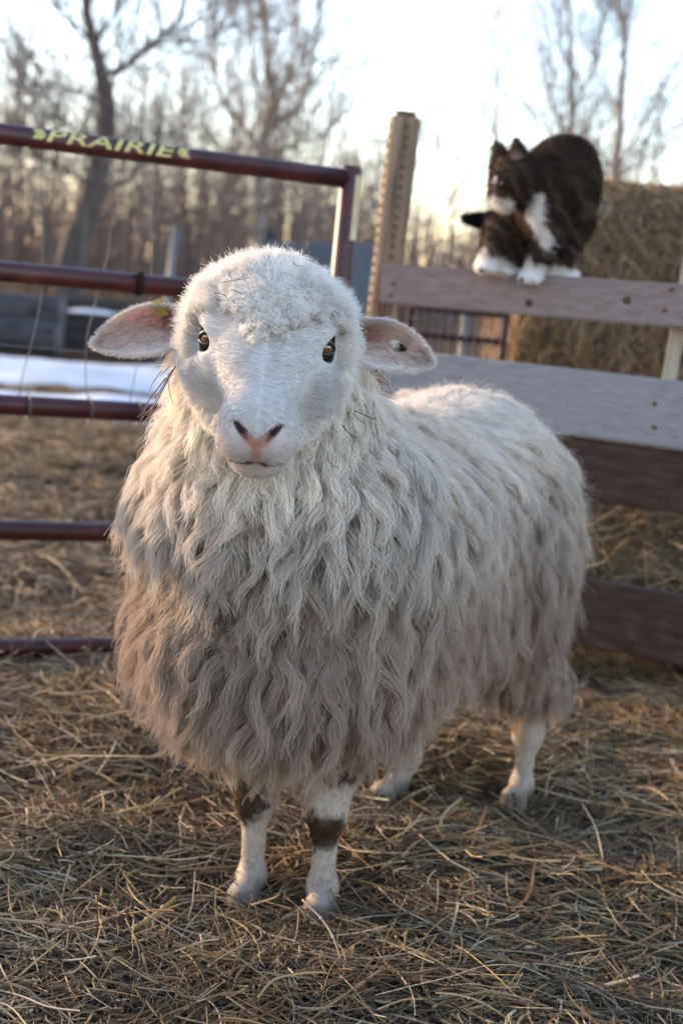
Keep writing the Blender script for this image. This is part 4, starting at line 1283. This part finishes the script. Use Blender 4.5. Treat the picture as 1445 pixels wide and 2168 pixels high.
def build_fleece(root, tv, tt, vc):
    q = to_head(tv); ax = np.abs(q[:, 0])
    hd = head_sdf(q); bd = sheep_body(tv)
    on_head = (hd < bd + 0.004) & (q[:, 1] > -0.10)
    leg = (sheep_legs(tv) < np.minimum(bd, hd) + 0.001)
    view = unit(np.array([0, 0, CAM_H]) - tv)
    nrm = grad(sheep_sdf, tv)
    facing = 0.25 + 0.75 * sstep(-0.45, 0.0, (view * nrm).sum(1))
    # bare face: a wedge from the brow to the muzzle and down the cheeks
    edge = 0.040 - 0.012 * sstep(0.02, 0.05, ax) - 0.045 * sstep(0.015, -0.04, q[:, 2])
    bare = on_head & (q[:, 1] > edge) & (q[:, 2] > -0.072)
    bare = bare | (on_head & (q[:, 1] > 0.10)) | (on_head & (q[:, 1] > -0.025) & (q[:, 2] < 0.02) & (q[:, 2] > -0.085))
    woolly = (~leg) & (~bare)
    below = sstep(0.016, 0.004, q[:, 2])
    w_ch = sstep(0.044, 0.066, ax) * sstep(0.075, 0.020, q[:, 1]) * below
    w_up = sstep(0.098, 0.024, q[:, 1] + 0.042 * sstep(0.018, 0.050, ax) + 0.024 * (vnoise(tv, 60) - .5)) * (1 - below * 0.9)
    w_jw = sstep(-0.048, -0.066, q[:, 2]) * sstep(0.140, 0.105, q[:, 1])
    w_hd = np.maximum(np.maximum(w_ch * 0.55, w_up), w_jw * 0.8) * on_head
    w_hd = np.where(on_head & (q[:, 1] < 0.0), np.where((q[:, 2] < 0.015) & (q[:, 1] > -0.03), 0.5, 1.0), w_hd)
    crown = on_head & woolly & (q[:, 2] > -0.035)
    cheek = on_head & woolly & ~crown
    trunk = woolly & ~on_head
    trunk = trunk & (tv[:, 2] > 0.20)
    upperleg = leg & (tv[:, 2] > np.where(tv[:, 1] > 1.95, 0.205, 0.25))

    # --- the long fleece of neck, chest, flanks and back: a dense underlayer, then thick wavy staples that hang over it
    w = (trunk * facing).astype(float) + upperleg * 0.5
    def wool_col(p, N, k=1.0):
        # cream on the back and neck; lower wool tan, part dirt, part painted shade
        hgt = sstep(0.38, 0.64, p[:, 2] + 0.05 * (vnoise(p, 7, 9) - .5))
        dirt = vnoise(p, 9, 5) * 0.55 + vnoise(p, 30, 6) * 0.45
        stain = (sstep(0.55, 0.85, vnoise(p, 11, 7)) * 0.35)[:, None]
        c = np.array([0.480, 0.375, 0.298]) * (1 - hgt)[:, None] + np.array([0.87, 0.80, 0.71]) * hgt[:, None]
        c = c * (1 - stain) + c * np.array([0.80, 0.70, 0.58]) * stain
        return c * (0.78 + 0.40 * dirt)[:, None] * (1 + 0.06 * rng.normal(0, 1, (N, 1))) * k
    def fields(p):
        n0 = grad(sheep_wool_sdf, p)
        near = 1 - sstep(0.02, 0.12, head_sdf(to_head(p)))         # 1 beside the head
        top = sstep(0.25, 0.85, n0[:, 2]); low = sstep(0.36, 0.24, p[:, 2])
        fr_ = sstep(1.88, 1.76, p[:, 1])
        bib = sstep(0.475, 0.515, p[:, 2]) * sstep(0.64, 0.58, p[:, 2]) * fr_ - 0.8 * sstep(0.47, 0.44, p[:, 2]) * sstep(0.36, 0.40, p[:, 2]) * fr_
        rear = sstep(0.05, 0.35, (p - CH) @ BA)
        flow = BA * (0.30 * top * rear)[:, None] + BN * (0.28 * top * np.sign((p - CH) @ BN))[:, None]
        return n0, near, top, low, bib, flow
    P, Rr, C = [], [], []
    # underlayer
    N = 5200
    p = scatter(tv, tt, N, w); n0, near, top, low, bib, flow = fields(p)
    g, side = comb(sheep_wool_sdf, p, 10, (0.050 + 0.02 * rng.random(N)) * (1 - 0.35 * near) * (1 - 0.4 * top) * (1 - 0.5 * low), 0.6 + 0.3 * rng.random(N), 0.9 - 0.3 * near, flow + rng.normal(0, 0.16, (N, 3)), 0.006 + 0.012 * rng.random(N), 0.3 * np.ones(N), 1)
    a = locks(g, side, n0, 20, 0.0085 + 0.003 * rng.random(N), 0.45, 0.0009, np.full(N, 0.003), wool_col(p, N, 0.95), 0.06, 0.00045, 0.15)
    P.append(a[0]); Rr.append(a[1]); C.append(a[2])
    # staples, one to each cell of a jittered lattice so that they stand apart
    p = scatter(tv, tt, 60000, w)
    cell = np.where(p[:, 2] > 0.50, 0.0165, 0.0185)[:, None]
    key = np.floor(p / cell + np.array([0.37, 0.11, 0.73])).astype(int)
    _, first = np.unique(key, axis=0, return_index=True)
    p = p[first]; keep = rng.random(len(p)) < 0.86; p = p[keep]; N = len(p)
    n0, near, top, low, bib, flow = fields(p)
    length = (0.090 + 0.045 * rng.random(N)) * (1 - 0.52 * near) * (1 - 0.45 * top) * (1 - 0.20 * low)
    wv3 = np.stack([vnoise(p, 13, 1), vnoise(p, 13, 2), vnoise(p, 13, 3)], 1) - 0.5
    flow = flow + rng.normal(0, 0.13, (N, 3)) + wv3 * 0.55 * (1 - 0.5 * top)[:, None]
    height = 0.010 + 0.028 * rng.random(N) * (1 - 0.75 * top) * (1 - 0.3 * near) * (1 + 0.8 * np.minimum(bib, 0)) + 0.032 * np.maximum(bib, 0)
    g, side = comb(sheep_wool_sdf, p, 11, length, 0.60 + 0.4 * rng.random(N) + 0.3 * near, 1.0 - 0.35 * near - 0.2 * top, flow, height, 0.62 * (1 - 0.55 * top) * (1 - 0.4 * near), 5)
    rad = (0.0070 + 0.0075 * rng.random(N)) * (1 - 0.15 * near) * (1 + 0.5 * top)
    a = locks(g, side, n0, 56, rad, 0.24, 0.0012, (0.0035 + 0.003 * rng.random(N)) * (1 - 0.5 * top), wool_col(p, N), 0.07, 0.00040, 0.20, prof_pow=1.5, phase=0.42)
    P.append(a[0]); Rr.append(a[1]); C.append(a[2])
    # stray fibres
    N = 11000
    p = scatter(tv, tt, N, w); n0, near, top, low, bib, flow = fields(p)
    g, side = comb(sheep_wool_sdf, p, 11, (0.055 + 0.05 * rng.random(N)) * (1 - 0.45 * top) * (1 - 0.4 * low), 1.1 + 0.5 * rng.random(N), 0.6 * np.ones(N), flow + rng.normal(0, 0.25, (N, 3)), 0.012 + 0.026 * rng.random(N) * (1 - 0.5 * top), 0.5 * np.ones(N), 2)
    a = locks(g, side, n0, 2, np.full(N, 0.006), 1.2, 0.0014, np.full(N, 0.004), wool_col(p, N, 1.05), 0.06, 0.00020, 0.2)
    P.append(a[0]); Rr.append(a[1]); C.append(a[2])
    K = 11
    def resample(x):
        if x.shape[1] == K: return x
        u = np.linspace(0, x.shape[1] - 1, K); i0 = np.minimum(u.astype(int), x.shape[1] - 2); f = u - i0
        f = f[None, :, None] if x.ndim == 3 else f[None]
        return x[:, i0] * (1 - f) + x[:, i0 + 1] * f
    hair_obj('fleece', np.concatenate([resample(x) for x in P]), np.concatenate([resample(x) for x in Rr]), np.concatenate(C), M_wool, root)

    # --- crown, nape and cheeks: short springy wool
    w = w_hd * (np.linalg.norm(np.stack([ax, q[:, 1], q[:, 2]], 1) - EYE_L, axis=1) > 0.029)
    N = 4600
    p = scatter(tv, tt, N, w); n0 = grad(sheep_sdf, p); qh = to_head(p)
    k_cr = sstep(-0.05, 0.0, qh[:, 2])
    fr = sstep(0.0, 0.04, qh[:, 1])                                # near the bare face the wool is short
    frc = sstep(-0.01, 0.085, qh[:, 1])
    length = (0.021 + 0.006 * k_cr) * (0.65 + 0.65 * rng.random(N)) * (1 - 0.78 * frc)
    ups = HU * 0.35 - HF * 0.10
    flow = ups * k_cr[:, None] + rng.normal(0, 0.22, (N, 3)) + (np.stack([vnoise(p, 40, 1), vnoise(p, 40, 2), vnoise(p, 40, 3)], 1) - .5) * 1.1
    flow = flow + np.sign(qh[:, 0])[:, None] * HW * 0.35 * sstep(0.02, 0.06, np.abs(qh[:, 0]))[:, None]
    flow = flow + (HF * 0.75 - HU * .1) * (frc * k_cr)[:, None]
    flow = flow + (np.array([0, 0, -0.9]) - HF * 0.25) * (1 - k_cr)[:, None]
    length = length * (1 + 0.35 * (1 - k_cr))
    g, side = comb(sheep_sdf, p, 9, length, 1.1 + 0.5 * rng.random(N), 0.35 - 0.25 * k_cr, flow, 0.005 + 0.010 * rng.random(N), 0.5 * np.ones(N), 3)
    cl = np.array([0.90, 0.855, 0.80]) * (0.84 + 0.26 * vnoise(p, 35, 4))[:, None] * (1 + 0.04 * rng.normal(0, 1, (N, 1)))
    a = locks(g, side, n0, 44, (0.0045 + 0.003 * rng.random(N)) * (1 + .3 * frc), 0.50, 0.0011, np.full(N, 0.0018), cl, 0.05, 0.00030, 0.25, curl=0.0008)
    hair_obj('head_wool', *a, M_wool, root)

    # --- short coat of the face and the legs
    w = (bare | (leg & (tv[:, 2] > 0.040))).astype(float)
    q3 = np.stack([ax, q[:, 1], q[:, 2]], 1)
    skip = np.minimum(s_ell(q3, EYE_L, (0.0165, 0.0185, 0.015)) - 0.0048, s_cone(q3, (0.002, 0.19, -0.030), (0.018, 0.182, 0.010), 0.0085, 0.010))
    mouth = s_cone(q3, (0.0, 0.186, -0.0385), (0.024, 0.172, -0.0375), 0.0036, 0.003)
    w = w * (skip > 0.0015) * (mouth > 0.001) * np.where(bare, 1.6, 1.0)
    N = 90000
    p = scatter(tv, tt, N, w); n0 = grad(sheep_sdf, p); qh = to_head(p)
    isf = (qh[:, 1] > -0.04) & (np.linalg.norm(qh, axis=1) < 0.25)
    lie = np.where(isf[:, None], -HF * 0.35 + HW * np.sign(qh[:, :1]) * (0.55 + 1.2 * sstep(0.0, 0.03, np.abs(qh[:, :1]))) - HU * 0.25, np.array([0, 0, -1.0]))
    near_nose = sstep(0.12, 0.16, qh[:, 1])[:, None] * isf[:, None]
    lie = lie + near_nose * (HF * 0.9)
    out_ = np.maximum(sstep(0.055, -0.01, qh[:, 1]), sstep(0.030, 0.062, np.abs(qh[:, 0])) * sstep(0.03, -0.03, qh[:, 2])) * sstep(0.13, 0.09, qh[:, 1]) * isf
    lie = lie + rng.normal(0, 1, (N, 3)) * (0.15 + 0.30 * out_)[:, None] + (np.stack([vnoise(p, 50, 1), vnoise(p, 50, 2), vnoise(p, 50, 3)], 1) - .5) * (0.5 + 1.6 * out_)[:, None]
    lie = unit(lie - n0 * (lie * n0).sum(1, keepdims=True))
    ln = np.where(isf, 0.0060 + 0.013 * out_, 0.0032) * (0.7 + 0.6 * rng.random(N))
    qs = np.stack([np.abs(qh[:, 0]), qh[:, 1], qh[:, 2]], 1)
    ed = s_ell(qs, EYE_L, (0.0165, 0.0185, 0.015))
    ln = ln * np.where(isf, 0.30 + 0.70 * sstep(0.003, 0.013, ed), 1.0)
    K = 5; s = np.linspace(0, 1, K)
    pts = p[:, None] + (n0[:, None] * np.where(isf, 0.40 + 0.75 * out_, 0.42)[:, None, None] * (s - 0.45 * s * s)[None, :, None] + lie[:, None] * s[None, :, None] * 0.9) * ln[:, None, None]
    # each hair takes the colour of the hide it grows from
    from mathutils.kdtree import KDTree
    kd = KDTree(len(tv))
    for i, x in enumerate(tv): kd.insert(x, i)
    kd.balance()
    ix = np.array([kd.find(x)[1] for x in p])
    cl = np.where(isf[:, None], vc[ix] * 1.22, vc[ix]) * (1 + 0.08 * rng.normal(0, 1, (N, 1)))
    rad = 0.00021 * (1 - 0.6 * s)[None] * (0.7 + 0.6 * rng.random((N, 1)))
    hair_obj('short_coat', pts, rad, cl, M_fur, root)

    # --- down on the ears
    P, Rr, C = [], [], []
    for sg, (G, CC, axd, wd, op) in EARS.items():
        for layer in (0, 1):
            N = 3600
            u = rng.random(N) * (G.shape[1] - 1.001); v_ = rng.random(N) * (G.shape[2] - 1.001)
            edge = rng.random(N) < 0.35
            v_ = np.where(edge, np.where(rng.random(N) < 0.5, 0.02, G.shape[2] - 1.02), v_)
            i = u.astype(int); j = v_.astype(int); fu = (u - i)[:, None]; fv = (v_ - j)[:, None]
            Gl = G[layer]
            p = Gl[i, j] * (1 - fu) * (1 - fv) + Gl[i + 1, j] * fu * (1 - fv) + Gl[i, j + 1] * (1 - fu) * fv + Gl[i + 1, j + 1] * fu * fv
            n = (op if layer == 0 else -op)[None] + wd * np.where(edge, np.sign(v_ - 8), 0)[:, None] * 1.2
            d = unit(axd * 0.9 + n * 0.35 + rng.normal(0, 0.35, (N, 3)))
            ln = (0.004 + 0.004 * rng.random(N)) * np.where(u < 8, 1.9, 1.0)
            pts = p[:, None] + d[:, None] * s[None, :, None] * ln[:, None, None]
            P.append(pts); Rr.append(0.00022 * (1 - 0.6 * s)[None] * np.ones((N, 1))); C.append(CC[layer][i, j] * (0.95 + 0.3 * rng.random((N, 1))))
    hair_obj('ear_down', np.concatenate(P), np.concatenate(Rr), np.concatenate(C), M_fur, root)
build_sheep()

# ------------------------------------------------------------------ cat on the top board
def build_cat():
    YB = 2.885
    root = empty('cat', at(1120, 590, YB))
    tag(root, 'dark tabby cat with white chest and paws on the top board', 'cat')
    m = 0.000963
    A = lambda x, y, dy=0.0: at(x, y, YB + dy)
    rot = np.eye(3)
    prim = []
    def sdf(p):
        d = s_ell(p, A(1180, 400, 0.03), (0.074, 0.092, 0.098))
        d = smin(d, s_ell(p, A(1198, 395, 0.07), (0.058, 0.10, 0.090)), 0.03)
        d = smin(d, s_cone(p, A(1170, 376, 0.01), A(1112, 382, -0.035), 0.062, 0.040), 0.02)        # shoulders and neck
        d = smin(d, s_ell(p, A(1148, 445, -0.02), (0.045, 0.048, 0.062)), 0.02)                      # chest
        # head, turned to the left and down
        d = smin(d, s_ell(p, A(1092, 384, -0.055), (0.052, 0.050, 0.050)), 0.018)
        d = smin(d, s_ell(p, A(1066, 414, -0.055), (0.027, 0.028, 0.024)), 0.016)
        d = smin(d, s_ell(p, A(1112, 402, -0.062), (0.026, 0.026, 0.022)), 0.016)                    # cheek ruff
        for (bx, by, tx, ty, dy) in ((1062, 348, 1048, 300, -0.035), (1096, 350, 1091, 294, -0.062)):
            e = s_cone(p, A(bx, by, dy), A(tx, ty, dy), 0.024, 0.004)
            e = smax(e, -s_cone(p, A(bx - 3, by, dy - 0.018), A(tx - 2, ty + 4, dy - 0.012), 0.012, 0.002), 0.004)
            d = smin(d, e, 0.008)
        # near front leg, planted
        d = smin(d, s_cone(p, A(1162, 480, -0.03), A(1144, 540, -0.03), 0.032, 0.021), 0.018)
        d = smin(d, s_cone(p, A(1140, 545, -0.022), A(1128, 578, -0.022), 0.022, 0.0165), 0.012)
        d = smin(d, s_ell(p, A(1122, 586, -0.026), (0.024, 0.026, 0.0135)), 0.010)
        for tx in (1106, 1120, 1134): d = smin(d, s_ell(p, A(tx, 591, -0.045), (0.0075, 0.010, 0.008)), 0.004)
        # second front leg reaching along the board
        d = smin(d, s_cone(p, A(1212, 470, 0.02), A(1190, 550, 0.0), 0.040, 0.020), 0.018)
        d = smin(d, s_cone(p, A(1185, 555, 0.0), A(1180, 574, 0.0), 0.022, 0.017), 0.012)
        d = smin(d, s_cone(p, A(1165, 581, 0.0), A(1206, 584, 0.004), 0.0135, 0.0135), 0.010)
        for tx in (1204, 1213): d = smin(d, s_ell(p, A(tx, 586, -0.012), (0.008, 0.009, 0.008)), 0.004)
        # hind quarter and hind feet behind, to the left
        d = smin(d, s_cone(p, A(1120, 455, 0.06), A(1066, 496, 0.05), 0.060, 0.040), 0.03)
        d = smin(d, s_cone(p, A(1062, 500, 0.03), A(1042, 530, 0.0), 0.036, 0.022), 0.02)
        d = smin(d, s_cone(p, A(1040, 532, 0.0), A(1032, 556, -0.002), 0.022, 0.018), 0.012)
        d = smin(d, s_ell(p, A(1028, 564, -0.006), (0.0225, 0.026, 0.0135)), 0.010)
        for tx in (1016, 1028, 1042): d = smin(d, s_ell(p, A(tx, 568, -0.026), (0.0075, 0.010, 0.008)), 0.004)
        d = smin(d, s_cone(p, A(1090, 500, 0.05), A(1078, 570, 0.02), 0.034, 0.018), 0.02)
        d = smin(d, s_ell(p, A(1072, 573, 0.012), (0.022, 0.026, 0.0125)), 0.010)
        # tail
        d = smin(d, s_cone(p, A(1085, 470, 0.11), A(1035, 468, 0.10), 0.018, 0.014), 0.02)
        d = smin(d, s_cone(p, A(1035, 468, 0.10), A(984, 462, 0.09), 0.014, 0.009), 0.01)
        return d
    lo = A(960, 620, 0); hi = A(1290, 280, 0)
    v, f = surface_nets(sdf, (lo[0] - 0.02, YB - 0.15, lo[2] - 0.03), (hi[0] + 0.03, YB + 0.19, hi[2] + 0.04), 0.0055)
    v = project(sdf, v, 2)
    o = mesh_obj('body', v, f, M_catskin, root)
    def colour(p):
        n = len(p)
        str_ = np.sin(p[:, 0] * 150 + p[:, 2] * 110 + 3.0 * vnoise(p, 14, 2) * 3 + 4.0 * vnoise(p, 45, 5))
        base = np.array([0.050, 0.033, 0.024]) * (0.7 + 0.6 * vnoise(p, 30)[:, None])
        tan = np.array([0.17, 0.12, 0.085])
        belly = 1 - sstep(A(1150, 420)[2], A(1150, 330)[2], p[:, 2])
        hd = 1 - sstep(0.045, 0.065, np.linalg.norm(p - A(1090, 385, -0.045), axis=1))
        str_ = str_ * (1 - hd) + hd * (np.sin(p[:, 2] * 420 + p[:, 0] * 120) - 0.25)
        w = (sstep(0.2, 0.9, str_) * (0.15 + 0.5 * belly))[:, None]
        c = base * (1 - w) + tan * w
        white = np.minimum.reduce([
            s_cone(p, A(1132, 418, -0.07), A(1126, 452, -0.065), 0.019, 0.017), s_cone(p, A(1128, 455, -0.065), A(1152, 508, -0.06), 0.018, 0.012),
            s_ell(p, A(1060, 428, -0.068), (0.030, 0.032, 0.015)), s_ell(p, A(1048, 400, -0.05), (0.006, 0.03, 0.03)),
            s_cone(p, A(1100, 586, -0.03), A(1226, 586, -0.005), 0.024, 0.022), s_cone(p, A(1128, 566, -0.02), A(1122, 590, -0.03), 0.024, 0.03),
            s_cone(p, A(1190, 560, 0.0), A(1232, 540, 0.02), 0.018, 0.012),
            s_ell(p, A(1030, 560, -0.005), (0.036, 0.04, 0.026)), s_ell(p, A(1072, 580, 0.01), (0.03, 0.03, 0.018))])
        white = white + (vnoise(p, 70, 3) - .5) * 0.018
        ww = (1 - sstep(-0.003, 0.004, white))[:, None]
        c = c * (1 - ww) + np.array([0.78, 0.74, 0.70]) * ww
        earp = np.minimum(s_ell(p, A(1091, 335, -0.075), (0.010, 0.012, 0.016)), s_ell(p, A(1056, 335, -0.055), (0.004, 0.012, 0.012)))
        we = (1 - sstep(-0.002, 0.003, earp))[:, None]
        c = c * (1 - we) + np.array([0.30, 0.21, 0.18]) * we
        tail = (p[:, 0] < A(1024, 465)[0]) & (p[:, 2] > A(1020, 500)[2]) & (p[:, 1] > YB + 0.03)
        c[tail] = (0.012, 0.010, 0.009)
        return c
    vv = np.array(v)
    set_color_attr(o.data, colour(vv))
    tv, tt = mesh_arrays(o.data)
    N = 30000
    p = scatter(tv, tt, N); n = grad(sdf, p)
    back = unit(np.array([0.75, 0.25, -0.45]))
    lie = back + rng.normal(0, 0.3, (N, 3)); lie = lie - n * (lie * n).sum(1, keepdims=True)
    paw = sstep(A(1120, 540)[2], A(1120, 590)[2], p[:, 2])
    head = 1 - sstep(0.03, 0.07, np.linalg.norm(p - A(1088, 385, -0.045), axis=1))
    ln = (0.010 + 0.012 * rng.random(N)) * (1 - 0.55 * np.maximum(paw, head))
    K = 5; s = np.linspace(0, 1, K)
    pts = p[:, None] + (n[:, None] * (0.55 * s - 0.2 * s * s)[None, :, None] + lie[:, None] * s[None, :, None] * 0.8) * ln[:, None, None]
    hair_obj('coat', pts, 0.0005 * (1 - 0.6 * s)[None] * np.ones((N, 1)), colour(p) * (0.8 + 0.5 * rng.random((N, 1))), M_fur, root)
    # eye, nose and whiskers of the face turned away
    for (x, y, dy) in ((1068, 388, -0.088), (1052, 388, -0.072)):
        c = project(sdf, A(x, y, dy)[None], 4)[0]
        me_bm = bmesh.new(); bmesh.ops.create_uvsphere(me_bm, u_segments=16, v_segments=10, radius=0.0062)
        bmesh.ops.translate(me_bm, vec=Vector(c - np.array(root.location)), verts=me_bm.verts)
        e = bm_obj('eye', me_bm, M_cateye, None, smooth=True); e.parent = root
    c = project(sdf, A(1050, 408, -0.066)[None], 4)[0]
    me_bm = bmesh.new(); bmesh.ops.create_cone(me_bm, cap_ends=True, segments=3, radius1=0.006, radius2=0.003, depth=0.005)
    bmesh.ops.translate(me_bm, vec=Vector(c - np.array(root.location)), verts=me_bm.verts)
    e = bm_obj('nose', me_bm, M_catnose, None); e.parent = root
M_cateye = flat_mat('cat eye', (0.035, 0.035, 0.012), 0.08, 0.6)
M_catnose = flat_mat('cat nose', (0.22, 0.09, 0.07), 0.5, 0.4)
build_cat()

# ------------------------------------------------------------------ hay on the ground
def hay(N, y0, y1, lmin, lmax, rad, hmax, K=6, xlim=None, dark=1.0, pw=1.0):
    Y = y0 + (y1 - y0) * rng.random(N) ** pw
    X = rng.uniform(-1, 1, N) * (0.27 * Y + 0.22)
    if xlim is not None:
        keep = xlim(X, Y); X, Y = X[keep], Y[keep]; N = len(X)
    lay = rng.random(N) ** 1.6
    mound = vnoise(np.stack([X, Y, 0 * X], 1), 4.5, 8)
    ft = np.min([np.hypot(X - e[0], Y - e[1] + 0.03) for (_, _, _, e) in FOOT.values()], axis=0)
    Z = ground_z(X, Y) + 0.002 + lay * hmax * (0.15 + 1.5 * mound ** 1.5) * (0.25 + 0.75 * sstep(0.05, 0.16, ft))
    ln = lmin + (lmax - lmin) * rng.random(N) ** 2.2
    # neighbouring stalks lie in loose swathes
    an = 6.28 * vnoise(np.stack([X, Y, 0 * X], 1), 2.3, 4) * 1.6 + rng.normal(0, 0.85, N)
    el = rng.normal(0, 0.13, N) + (rng.random(N) < 0.05) * rng.normal(0.3, 0.3, N)
    d = np.stack([np.cos(an) * np.cos(el), np.sin(an) * np.cos(el), np.sin(el)], 1)
    sd = np.stack([-np.sin(an), np.cos(an), 0 * an], 1)
    s = np.linspace(-0.5, 0.5, K)
    b1 = rng.normal(0, 0.5, N); b2 = rng.normal(0.0, 0.45, N); kink = (rng.random(N) < 0.22) * rng.normal(0, 0.7, N); kp = rng.uniform(-0.3, 0.3, N)
    kk = np.maximum(s[None] - kp[:, None], 0)
    pts = np.stack([X, Y, Z], 1)[:, None] + ln[:, None, None] * (d[:, None] * s[None, :, None]
        + sd[:, None] * (b1[:, None] * (s ** 2)[None] + kink[:, None] * kk)[..., None]
        + np.array([0, 0, 1.0]) * (b2[:, None] * (s ** 2 - 0.1)[None])[..., None] * 0.5)
    pts = pts + np.cumsum(rng.normal(0, 1, pts.shape), 1) * (0.012 * ln)[:, None, None]
    gmin = ground_z(pts[..., 0], pts[..., 1]) + 0.001
    pts[..., 2] = np.maximum(pts[..., 2], gmin)
    r = rad * (0.45 + 0.9 * rng.random((N, 1)) ** 1.5) * (1 - 0.25 * np.abs(s) * 2)[None]
    tone = 0.72 + 0.56 * vnoise(np.stack([X, Y, 0 * X], 1), 3.1, 6)
    c = straw_cols(N, dark * 1.3) * tone[:, None] * (0.55 + 0.45 * lay)[:, None]  # stalks deeper in the layer are darker: occlusion put into the colour
    return pts, r, c

def build_hay():
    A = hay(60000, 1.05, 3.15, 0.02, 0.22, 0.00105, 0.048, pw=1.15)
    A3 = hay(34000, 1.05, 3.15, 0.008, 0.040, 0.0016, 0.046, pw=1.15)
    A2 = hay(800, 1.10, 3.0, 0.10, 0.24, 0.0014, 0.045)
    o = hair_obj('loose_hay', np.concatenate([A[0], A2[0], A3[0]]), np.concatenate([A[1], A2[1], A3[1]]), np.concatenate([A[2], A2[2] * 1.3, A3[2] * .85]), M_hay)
    tag(o, 'tangled layer of loose brown hay under the sheep', 'hay', kind='stuff')
    B = hay(26000, 3.0, 8.5, 0.05, 0.28, 0.0018, 0.045, pw=1.25, xlim=lambda X, Y: (X < 0.25) & ~((Y > 7.2) & (rng.random(len(X)) < .5)))
    o = hair_obj('scattered_hay', *B, M_hay)
    tag(o, 'scattered dry hay on the yard beyond the gate', 'hay', kind='stuff')
build_hay()

def stalk(label, pts, r, col):
    """one thick stalk with its nodes"""
    p = smooth_path(np.array(pts), 6)
    root = empty('straw_stalk', p[0])
    v, f = tube(p, np.linspace(r, r * 0.6, len(p)), 8); mesh_obj('stem', v, f, col, root)
    for k in (len(p) // 3, 2 * len(p) // 3):
        t = unit(p[k + 1] - p[k]); v, f = tube([p[k] - t * 0.002, p[k] + t * 0.002], r * 1.25, 8); mesh_obj('node', v, f, col, root)
    tag(root, label, 'straw', 'thick straw stalks on the hay')
M_str1 = noise_mat('pale straw', [(0.2, (0.36, 0.30, 0.19)), (0.8, (0.55, 0.48, 0.34))], nscale=40, rough=0.5, bump=0.1, bdist=0.001)
M_str2 = noise_mat('yellow blade', [(0.2, (0.30, 0.19, 0.05)), (0.8, (0.42, 0.29, 0.09))], nscale=40, rough=0.5, bump=0.1, bdist=0.001)
M_str3 = noise_mat('greyish straw', [(0.2, (0.22, 0.18, 0.12)), (0.8, (0.34, 0.29, 0.21))], nscale=40, rough=0.6, bump=0.1, bdist=0.001)
def gp(px, py, h=0.035):
    """where the line of sight meets the hay"""
    Y = 1.2
    for _ in range(60):
        p = at(px, py, Y)
        if p[2] <= gz(p[0], Y) + h: break
        Y += 0.03
    return at(px, py, Y)
stalk('longest pale straw lying right of the sheep forefeet', [gp(932, 1868), gp(1000, 1867), gp(1080, 1850), gp(1160, 1832)], 0.0030, M_str1)
stalk('short pale straw at bottom right below the longest straw', [gp(985, 1952), gp(1020, 1948), gp(1055, 1938)], 0.0028, M_str1)
stalk('yellow blade of hay left of the sheep forefeet', [gp(280, 1968), gp(330, 1935), gp(372, 1900)], 0.0030, M_str2)
stalk('crooked pale straw below the fleece beside the left gate end', [gp(228, 1462), gp(262, 1510), gp(240, 1585), gp(205, 1640)], 0.0026, M_str1)
stalk('slender straw arching across the front of the sheep forefoot', [gp(640, 1905, .06), gp(680, 1945, .055), gp(705, 1985, .04), gp(722, 2035, .03)], 0.0015, M_str3)
stalk('bent straw lying behind the forefeet under the sheep belly', [gp(938, 1780), gp(935, 1730), gp(975, 1690)], 0.0022, M_str1)

# bits of hay caught in the wool of the head and neck
def hay_bits():
    P = []; Rr = []; C = []
    def bit(px, py, dx, dy, r=0.0008, bend=0.0):
        r *= 0.62; bend += random.uniform(-.004, .004)
        q = at(px, py, 1.30); dirn = unit(q - np.array([0, 0, CAM_H])); t = 1.25
        o_ = np.array([0, 0, CAM_H])
        for _ in range(80):                                         # walk in until just above the wool
            p = o_ + dirn * t
            dd = float(sheep_wool_sdf(p[None])[0]) - (0.026 if py < 650 else 0.034)
            if dd < 0.001: break
            t += max(dd * 0.7, 0.002)
        a = o_ + dirn * t; b = at(px + dx, py + dy, a[1] - 0.004); mid = (a + b) / 2 + np.array([bend, -0.004, bend * .5])
        s = np.linspace(0, 1, 6)[:, None]
        P.append((1 - s) ** 2 * a + 2 * s * (1 - s) * mid + s * s * b); Rr.append(np.linspace(r, r * .6, 6))
        C.append(random.choice([(0.12, 0.09, 0.055), (0.18, 0.14, 0.075), (0.09, 0.065, 0.045), (0.22, 0.175, 0.10)]))
    for _ in range(13): bit(random.uniform(318, 375), random.uniform(770, 900), random.uniform(-45, 12), random.uniform(15, 75), bend=random.uniform(-.006, .006))
    for (x, y, dx, dy) in ((372, 775, -60, 120), (366, 782, -48, 95), (352, 800, -50, 70), (345, 870, -18, 60), (395, 1120, -48, 14), (347, 1134, 25, 12)): bit(x, y, dx, dy, 0.0012)
    for _ in range(16): bit(random.uniform(690, 800), random.uniform(850, 1000), random.uniform(-20, 26), random.uniform(15, 60), bend=random.uniform(-.008, .008))
    for (x, y, dx, dy) in ((790, 850, 15, 90), (752, 870, 48, 20), (703, 960, -6, 70), (725, 900, 30, 28)): bit(x, y, dx, dy, 0.0010)
    for (x, y, dx, dy) in ((470, 598, 65, -10), (455, 620, 25, 8), (490, 612, 26, 12), (640, 548, 32, 12), (620, 555, 20, 8)): bit(x, y, dx, dy, 0.0007)
    for _ in range(10): bit(random.uniform(1020, 1180), random.uniform(950, 1300), random.uniform(-8, 8), random.uniform(12, 40), 0.0008)
    o = hair_obj('hay_bits', np.array(P), np.array(Rr), np.array(C), M_hay)
    tag(o, 'short bits of dark hay caught in the sheep wool', 'hay', kind='stuff')
hay_bits()
